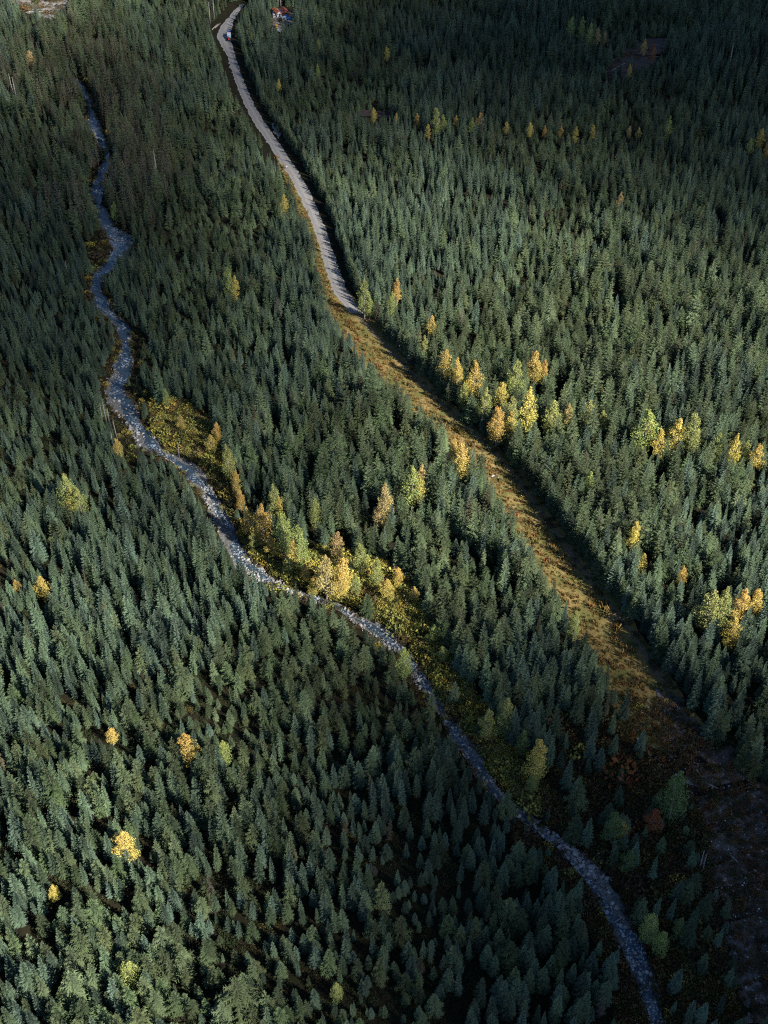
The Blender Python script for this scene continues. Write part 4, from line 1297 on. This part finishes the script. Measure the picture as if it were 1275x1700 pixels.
# boulders
bs = []
vr = proj(CRK[:, 0], CRK[:, 1], 0 * CRK[:, 0])[1]
for lo, hi, n_, nmz in ((1340, 1480, 120, 'the boulder bar'), (1480, 1640, 36, 'the lowest creek reach'), (1180, 1340, 34, 'the stony creek bend'), (1020, 1180, 22, 'the middle creek reach'), (650, 950, 30, 'the sunlit creek bend'), (190, 640, 20, 'the upper creek')):
    c_ = np.where((vr > lo) & (vr < hi))[0]
    for q in range(n_):
        j = int(RNG.choice(c_)); s_ = RNG.uniform(-0.8, 0.85)
        p = CRK[j, :2] + CN[j] * s_ * CRK[j, 2] / 2 + ct[j] * RNG.uniform(-.7, .7)
        r = RNG.uniform(0.38, 0.85) * (1.3 if lo == 1340 else 1)
        if any((p[0] - b[0]) ** 2 + (p[1] - b[1]) ** 2 < (r + b[2]) ** 2 for b in bs): continue
        bs.append((p[0], p[1], r))
        o = link('boulder', RK[int(RNG.integers(0, 6))])
        o.location = (p[0], p[1], float(base_h(p[0], p[1])) - 1.0 + r * 0.3); o.scale = (r, r, r * RNG.uniform(0.8, 1.1)); o.rotation_euler = (0, 0, RNG.uniform(0, 6.28))
        where = 'water side' if (wc - wide)[j] < s_ < (wc + wide)[j] else 'dry side'
        tag(o, '%s pale grey boulder on the %s of %s' % ('large' if r > 0.62 else 'middling', where, nmz), 'boulder', '%s boulders on the %s of %s' % ('large' if r > 0.62 else 'middling', where, nmz))

# fallen logs: end points in photo pixels
LOGS = [((214, 688), (236, 684), 0.28, 'pale log across the sunlit creek bend above the clearing'), ((700, 1118), (722, 1124), 0.25, 'pale log across the middle creek below the lime tree'),
        ((884, 1368), (900, 1360), 0.28, 'white log on the upper end of the boulder bar'), ((1020, 1530), (1036, 1520), 0.25, 'pale log beside the lowest creek reach'),
        ((176, 392), (196, 398), 0.3, 'grey log across the upper creek bend'), ((1170, 1300), (1192, 1310), 0.3, 'grey log on the earth flat near its top'), ((1212, 1420), (1228, 1436), 0.3, 'grey log lying on the broad earth flat'),
        ((452, 966), (474, 961), 0.35, 'white log lying across the creek below the bend'), ((984, 1436), (996, 1441), 0.3, 'short bleached log on the boulder bar'), ((858, 729), (876, 740), 0.4, 'pale fallen log on the ground among the golden trees'),
        ((640, 1046), (662, 1056), 0.3, 'bleached log on the gravel of the middle creek'), ((310, 752), (330, 762), 0.3, 'pale driftwood log at the top of the sunlit creek bend'), ((1015, 118), (1040, 104), 0.3, 'grey log in the slash clearing'),
        ((352, 50), (362, 40), 0.35, 'pale log heap stem beside the road bend at the top'), ((357, 47), (366, 39), 0.3, 'second pale stem beside the road bend at the top'), ((285, 722), (300, 730), 0.3, 'bleached log in the creek bend clearing')]
for (a, b_, r, lab) in LOGS:
    ax_, ay_ = [float(k) for k in unproj(*a)]; bx_, by_ = [float(k) for k in unproj(*b_)]
    inbed = any(w in lab for w in ('creek', 'bar')) and 'clearing' not in lab
    za = float(base_h(ax_, ay_)) + (-0.6 if inbed else r * 0.8); zb = float(base_h(bx_, by_)) + (-0.5 if inbed else r * 0.8)
    m = MB(); m.tube([(ax_, ay_, za), ((ax_ + bx_) / 2, (ay_ + by_) / 2, (za + zb) / 2 + 0.05), (bx_, by_, zb)], [r, r * 0.8, r * 0.5], 8)
    m.tube([((ax_ + bx_) / 2, (ay_ + by_) / 2, (za + zb) / 2), ((ax_ + bx_) / 2 + 0.6, (ay_ + by_) / 2 + 0.8, (za + zb) / 2 + 0.6)], [r * 0.35, r * 0.15], 5)
    tag(m.build('fallen_log', M_SNAG, smooth=True), lab, 'log', 'fallen logs')

# rubble on the strip and dark stumps
for q, (u, v, r) in enumerate(((818, 791, 0.7), (823, 789, 0.55), (827, 793, 0.45), (812, 794, 0.5))):
    x, y = [float(k) for k in unproj(u, v)]
    o = link('boulder', RK[q]); o.location = (x, y, float(base_h(x, y)) + r * 0.35); o.scale = (r, r, r * 0.8)
    tag(o, '%s white rock of the rubble patch on the grass strip' % ('largest', 'second largest', 'smallest', 'leftmost')[q], 'boulder', 'rubble patch on the strip')
for q, (u, v) in enumerate(((512.7, 377), (514, 404), (524, 436))):
    x, y = [float(k) for k in unproj(u, v)]
    m = MB(); m.tube([(x, y, float(base_h(x, y)) - .1), (x + .05, y, float(base_h(x, y)) + 0.55), (x + 0.1, y, float(base_h(x, y)) + 0.8)], [0.55, 0.42, 0.36], 9)
    for a in range(4): m.tube([(x, y, float(base_h(x, y)) + 0.15), (x + math.cos(a * 1.6) * 0.9, y + math.sin(a * 1.6) * 0.9, float(base_h(x, y)) - 0.02)], [0.16, 0.05], 5)
    tag(m.build('tree_stump', simple('dark_stump_wood', (0.035, 0.03, 0.025))), ('upper', 'middle', 'lower')[q] + ' dark stump on the grass beside the pale road', 'stump', 'dark stumps beside the road')

# ------------------------------------------------------------------ the camp, its cars and the parked truck
M_ORANGE = simple('orange_roofing', (0.5, 0.15, 0.075), 0.6); M_WHITE = simple('white_paint', (0.52, 0.53, 0.56), 0.5, var=0.05); M_BLUEP = simple('blue_tarp', (0.03, 0.13, 0.42), 0.5)
M_RED = simple('red_paint', (0.5, 0.04, 0.03), 0.5); M_REDB = simple('red_brown_boards', (0.25, 0.085, 0.06)); M_DARK = simple('dark_glass', (0.02, 0.025, 0.03), 0.2, 0.6); M_TYRE = simple('tyre_rubber', (0.02, 0.02, 0.02))
M_LBLUE = simple('light_blue_paint', (0.32, 0.45, 0.68), 0.5); M_YELP = simple('yellow_paint', (0.6, 0.36, 0.04), 0.5); M_PINK = simple('pale_wall', (0.5, 0.42, 0.40))


def root(name, u, v, rz, label, cat, group=None):
    x, y = [float(k) for k in unproj(u, v)]
    e = bpy.data.objects.new(name, None); scene.collection.objects.link(e)
    e.location = (x, y, float(base_h(x, y)) + 0.25); e.rotation_euler = (0, 0, rz)
    return tag(e, label, cat, group)


def hut(u, v, rz, w, l, h, wall, roof, label, name='cabin'):
    e = root(name, u, v, rz, label, 'hut', 'camp buildings')
    w *= 0.78; l *= 0.8
    m = MB(); m.box((0, 0, h / 2 - 0.1), (w, l, h))
    m.add([(-w / 2, -l / 2, h - .1), (w / 2, -l / 2, h - .1), (0, -l / 2, h + w * 0.35), (-w / 2, l / 2, h - .1), (w / 2, l / 2, h - .1), (0, l / 2, h + w * 0.35)], [(0, 1, 2), (5, 4, 3)])
    m.build('wall', wall, e)
    m = MB(); o_ = 0.4; t = 0.15; rh = w * 0.35
    for s in (-1, 1):
        a = (s * (w / 2 + o_), h - o_ * 0.7); c = (0, h + rh)
        vs = []
        for yy in (-l / 2 - o_, l / 2 + o_):
            vs += [(a[0], yy, a[1]), (c[0], yy, c[1]), (c[0], yy, c[1] + t), (a[0], yy, a[1] + t)]
        m.add(vs, [(0, 1, 2, 3), (7, 6, 5, 4), (3, 2, 6, 7), (0, 4, 5, 1), (0, 3, 7, 4), (1, 5, 6, 2)])
    m.build('roof', roof, e)
    m = MB(); m.box((w * 0.1, -l / 2 - 0.04, 1.0), (1.0, 0.08, 2.0)); m.build('door', M_DARK, e)
    for s in (-0.3, 0.33):
        m = MB(); m.box((w * s, -l / 2 - 0.03, 1.6), (0.8, 0.06, 0.8)); m.build('window', M_DARK, e)
    return e


hut(459.5, 25, R(28), 4.2, 11, 2.6, M_WHITE, M_ORANGE, 'long hut with bright orange roof and white front at the camp')
hut(472, 24, R(18), 5.0, 8, 2.8, M_REDB, M_REDB, 'red-brown boarded hut on the right side of the camp')
hut(453, 24, R(28), 2.6, 5, 2.2, M_BLUEP, M_DARK, 'small dark blue hut left of the orange-roofed hut', 'shed')
hut(466.5, 24, R(10), 2.2, 3, 2.0, M_BLUEP, M_BLUEP, 'small bright blue shed between the two larger huts', 'shed')


def car(name, u, v, rz, body, label, l=4.8, w=1.9, h=1.7, top=None, group='cars at the camp'):
    e = root(name, u, v, rz, label, name.replace('_', ' '), group)
    m = MB(); m.box((0, 0, 0.65), (w, l, 0.6), taper=0.97); m.build('body', body, e)
    m = MB(); m.box((0, l * 0.05, 0.95 + (h - 0.95) / 2), (w * 0.92, l * 0.6, h - 0.95), taper=0.85); m.build('cab', top or body, e)
    m = MB(); m.box((0, -l * 0.255, 1.2), (w * 0.8, 0.1, 0.5)); m.build('windscreen', M_DARK, e)
    for sx in (-1, 1):
        for sy in (-1, 1):
            m = MB(); m.tube([(sx * w * 0.5 - 0.12, sy * l * 0.32, 0.36), (sx * w * 0.5 + 0.12, sy * l * 0.32, 0.36)], [0.36, 0.36], 12); m.build('wheel', M_TYRE, e)
    return e


car('parked_van', 469.5, 34.5, R(35), M_WHITE, 'white van parked at the front of the camp yard', 5.2, 2.1, 2.3)
car('parked_car', 473, 32, R(30), M_LBLUE, 'light blue car between the white van and blue pickup')
car('pickup_truck', 476, 30.5, R(25), M_BLUEP, 'deep blue pickup right of the white van', 5.4, 2.0, 2.0)
car('parked_car', 481.5, 33.5, R(80), M_BLUEP, 'small dark blue car at the right edge of the camp')
car('parked_car', 455, 28.5, R(10), M_WHITE, 'small white car left of the orange-roofed hut')
car('small_loader', 459, 46.5, R(20), M_YELP, 'small yellow machine at the near end of the camp yard', 3.4, 1.8, 2.2)
car('parked_car', 461, 54, R(70), M_WHITE, 'white car half hidden on the camp track', 4.6)

e = root('truck', 380.5, 64, R(4), 'blue and white truck with a red tail parked beside the road bend', 'truck')
m = MB(); m.box((0, 3.9, 1.6), (2.5, 2.4, 2.6), taper=0.9); m.build('cab', M_BLUEP, e)
m = MB(); m.box((0, 3.9, 2.97), (1.9, 1.6, 0.14)); m.build('cab_roof', M_BLUEP, e)
m = MB(); m.box((0, 0.3, 0.75), (1.0, 9.5, 0.35)); m.build('chassis', M_DARK, e)
m = MB(); m.box((0, 1.2, 2.0), (2.5, 2.8, 2.1), taper=0.93); m.build('white_load', M_WHITE, e)
m = MB(); m.box((0, -1.2, 1.6), (2.6, 1.9, 1.3), taper=0.9); m.build('light_blue_load', M_LBLUE, e)
m = MB(); m.box((0, -4.0, 1.35), (0.8, 3.6, 0.8), taper=0.8); m.build('tail', M_RED, e)
for sx in (-1, 1):
    for yy in (3.9, 0.2, -1.1, -3.6):
        m = MB(); m.tube([(sx * 1.05 - 0.17, yy, 0.5), (sx * 1.05 + 0.17, yy, 0.5)], [0.5, 0.5], 12); m.build('wheel', M_TYRE, e)
e = root('road_sign', 476, 281, 0.3, 'small white marker on a post at the roadside', 'sign')
m = MB(); m.tube([(0, 0, -0.5), (0, 0, 1.6)], [0.06, 0.06], 6); m.build('post', M_SNAG, e)
m = MB(); m.box((0, -0.08, 1.5), (0.9, 0.06, 0.7)); m.build('panel', M_WHITE, e)

# ------------------------------------------------------------------ unseen clouds, added and sized to shade parts of the valley
def cloud_mat(dens):
    m = bpy.data.materials.new('shade_cloud_vapour'); m.use_nodes = True
    nt = m.node_tree; nt.nodes.remove(nt.nodes['Principled BSDF'])
    v = nt.nodes.new('ShaderNodeVolumePrincipled')
    v.inputs['Color'].default_value = (0.9, 0.92, 0.95, 1); v.inputs['Density'].default_value = dens
    nt.links.new(v.outputs[0], nt.nodes['Material Output'].inputs['Volume'])
    return m


def cloud(u, v, rx_, ry_, rz_, dens, label, alt=620, yaw=0.0):
    """an unseen lumpy body of vapour, placed by the shadow it casts; u, v: the middle of its shadow on the valley"""
    import bmesh
    x, y = [float(k) for k in unproj(u, v)]
    k = alt / SUN_DIR.z
    bm = bmesh.new(); bmesh.ops.create_icosphere(bm, subdivisions=4, radius=1)
    g = random.Random(int(u * 7 + v)); ph = [g.uniform(0, 6.28) for _ in range(8)]
    for w in bm.verts:
        p = w.co
        n_ = 0.10 * math.sin(p.x * 4 + ph[0]) * math.sin(p.y * 3.5 + ph[1]) + 0.06 * math.sin(p.x * 8 + ph[2]) * math.cos(p.y * 9 + ph[3]) + 0.05 * math.sin(p.z * 7 + p.x * 5 + ph[4])
        w.co = p * (1 + n_)
    me = bpy.data.meshes.new('cloud'); bm.to_mesh(me); bm.free()
    for i, f in enumerate((0.85, 1.1, 1.35, 0.6, 0.4, 1.65, 1.95)):      # nested shells, thinner outwards so the cast shade fades softly
        part = (0.17, 0.15, 0.13, 0.17, 0.17, 0.10, 0.07)[i]
        jx, jy = g.uniform(-0.16, 0.16) * rx_, g.uniform(-0.16, 0.16) * ry_
        m2 = me.copy() if i else me
        m2.materials.clear(); m2.materials.append(cloud_mat(dens * part))
        o = link('cloud', m2)
        o.location = (x + SUN_DIR.x * k + jx, y + SUN_DIR.y * k + jy, alt + i * 2.0); o.scale = (rx_ * f, ry_ * f, rz_ * f); o.rotation_euler = (0, 0, (i % 3) * 0.15)
        tag(o, label, 'cloud', kind='stuff')


cloud(1240, 1560, 66, 52, 42, 0.075, 'unseen thick small cloud added to shade the lower end of the valley')
cloud(880, 1880, 26, 16, 22, 0.05, 'unseen wisp of cloud added to shade beside the thick small one')
cloud(1210, 20, 215, 165, 55, 0.026, 'unseen thick cloud added to shade the upper right forest', alt=760)
cloud(100, 400, 80, 165, 45, 0.018, 'unseen thin cloud added to shade the upper creek', alt=700)
cloud(820, 90, 150, 70, 40, 0.015, 'unseen thin cloud veil added to shade the far forest', alt=900)
cloud(1370, 320, 75, 100, 40, 0.018, 'unseen thin cloud added to shade the right side of the forest', alt=760)
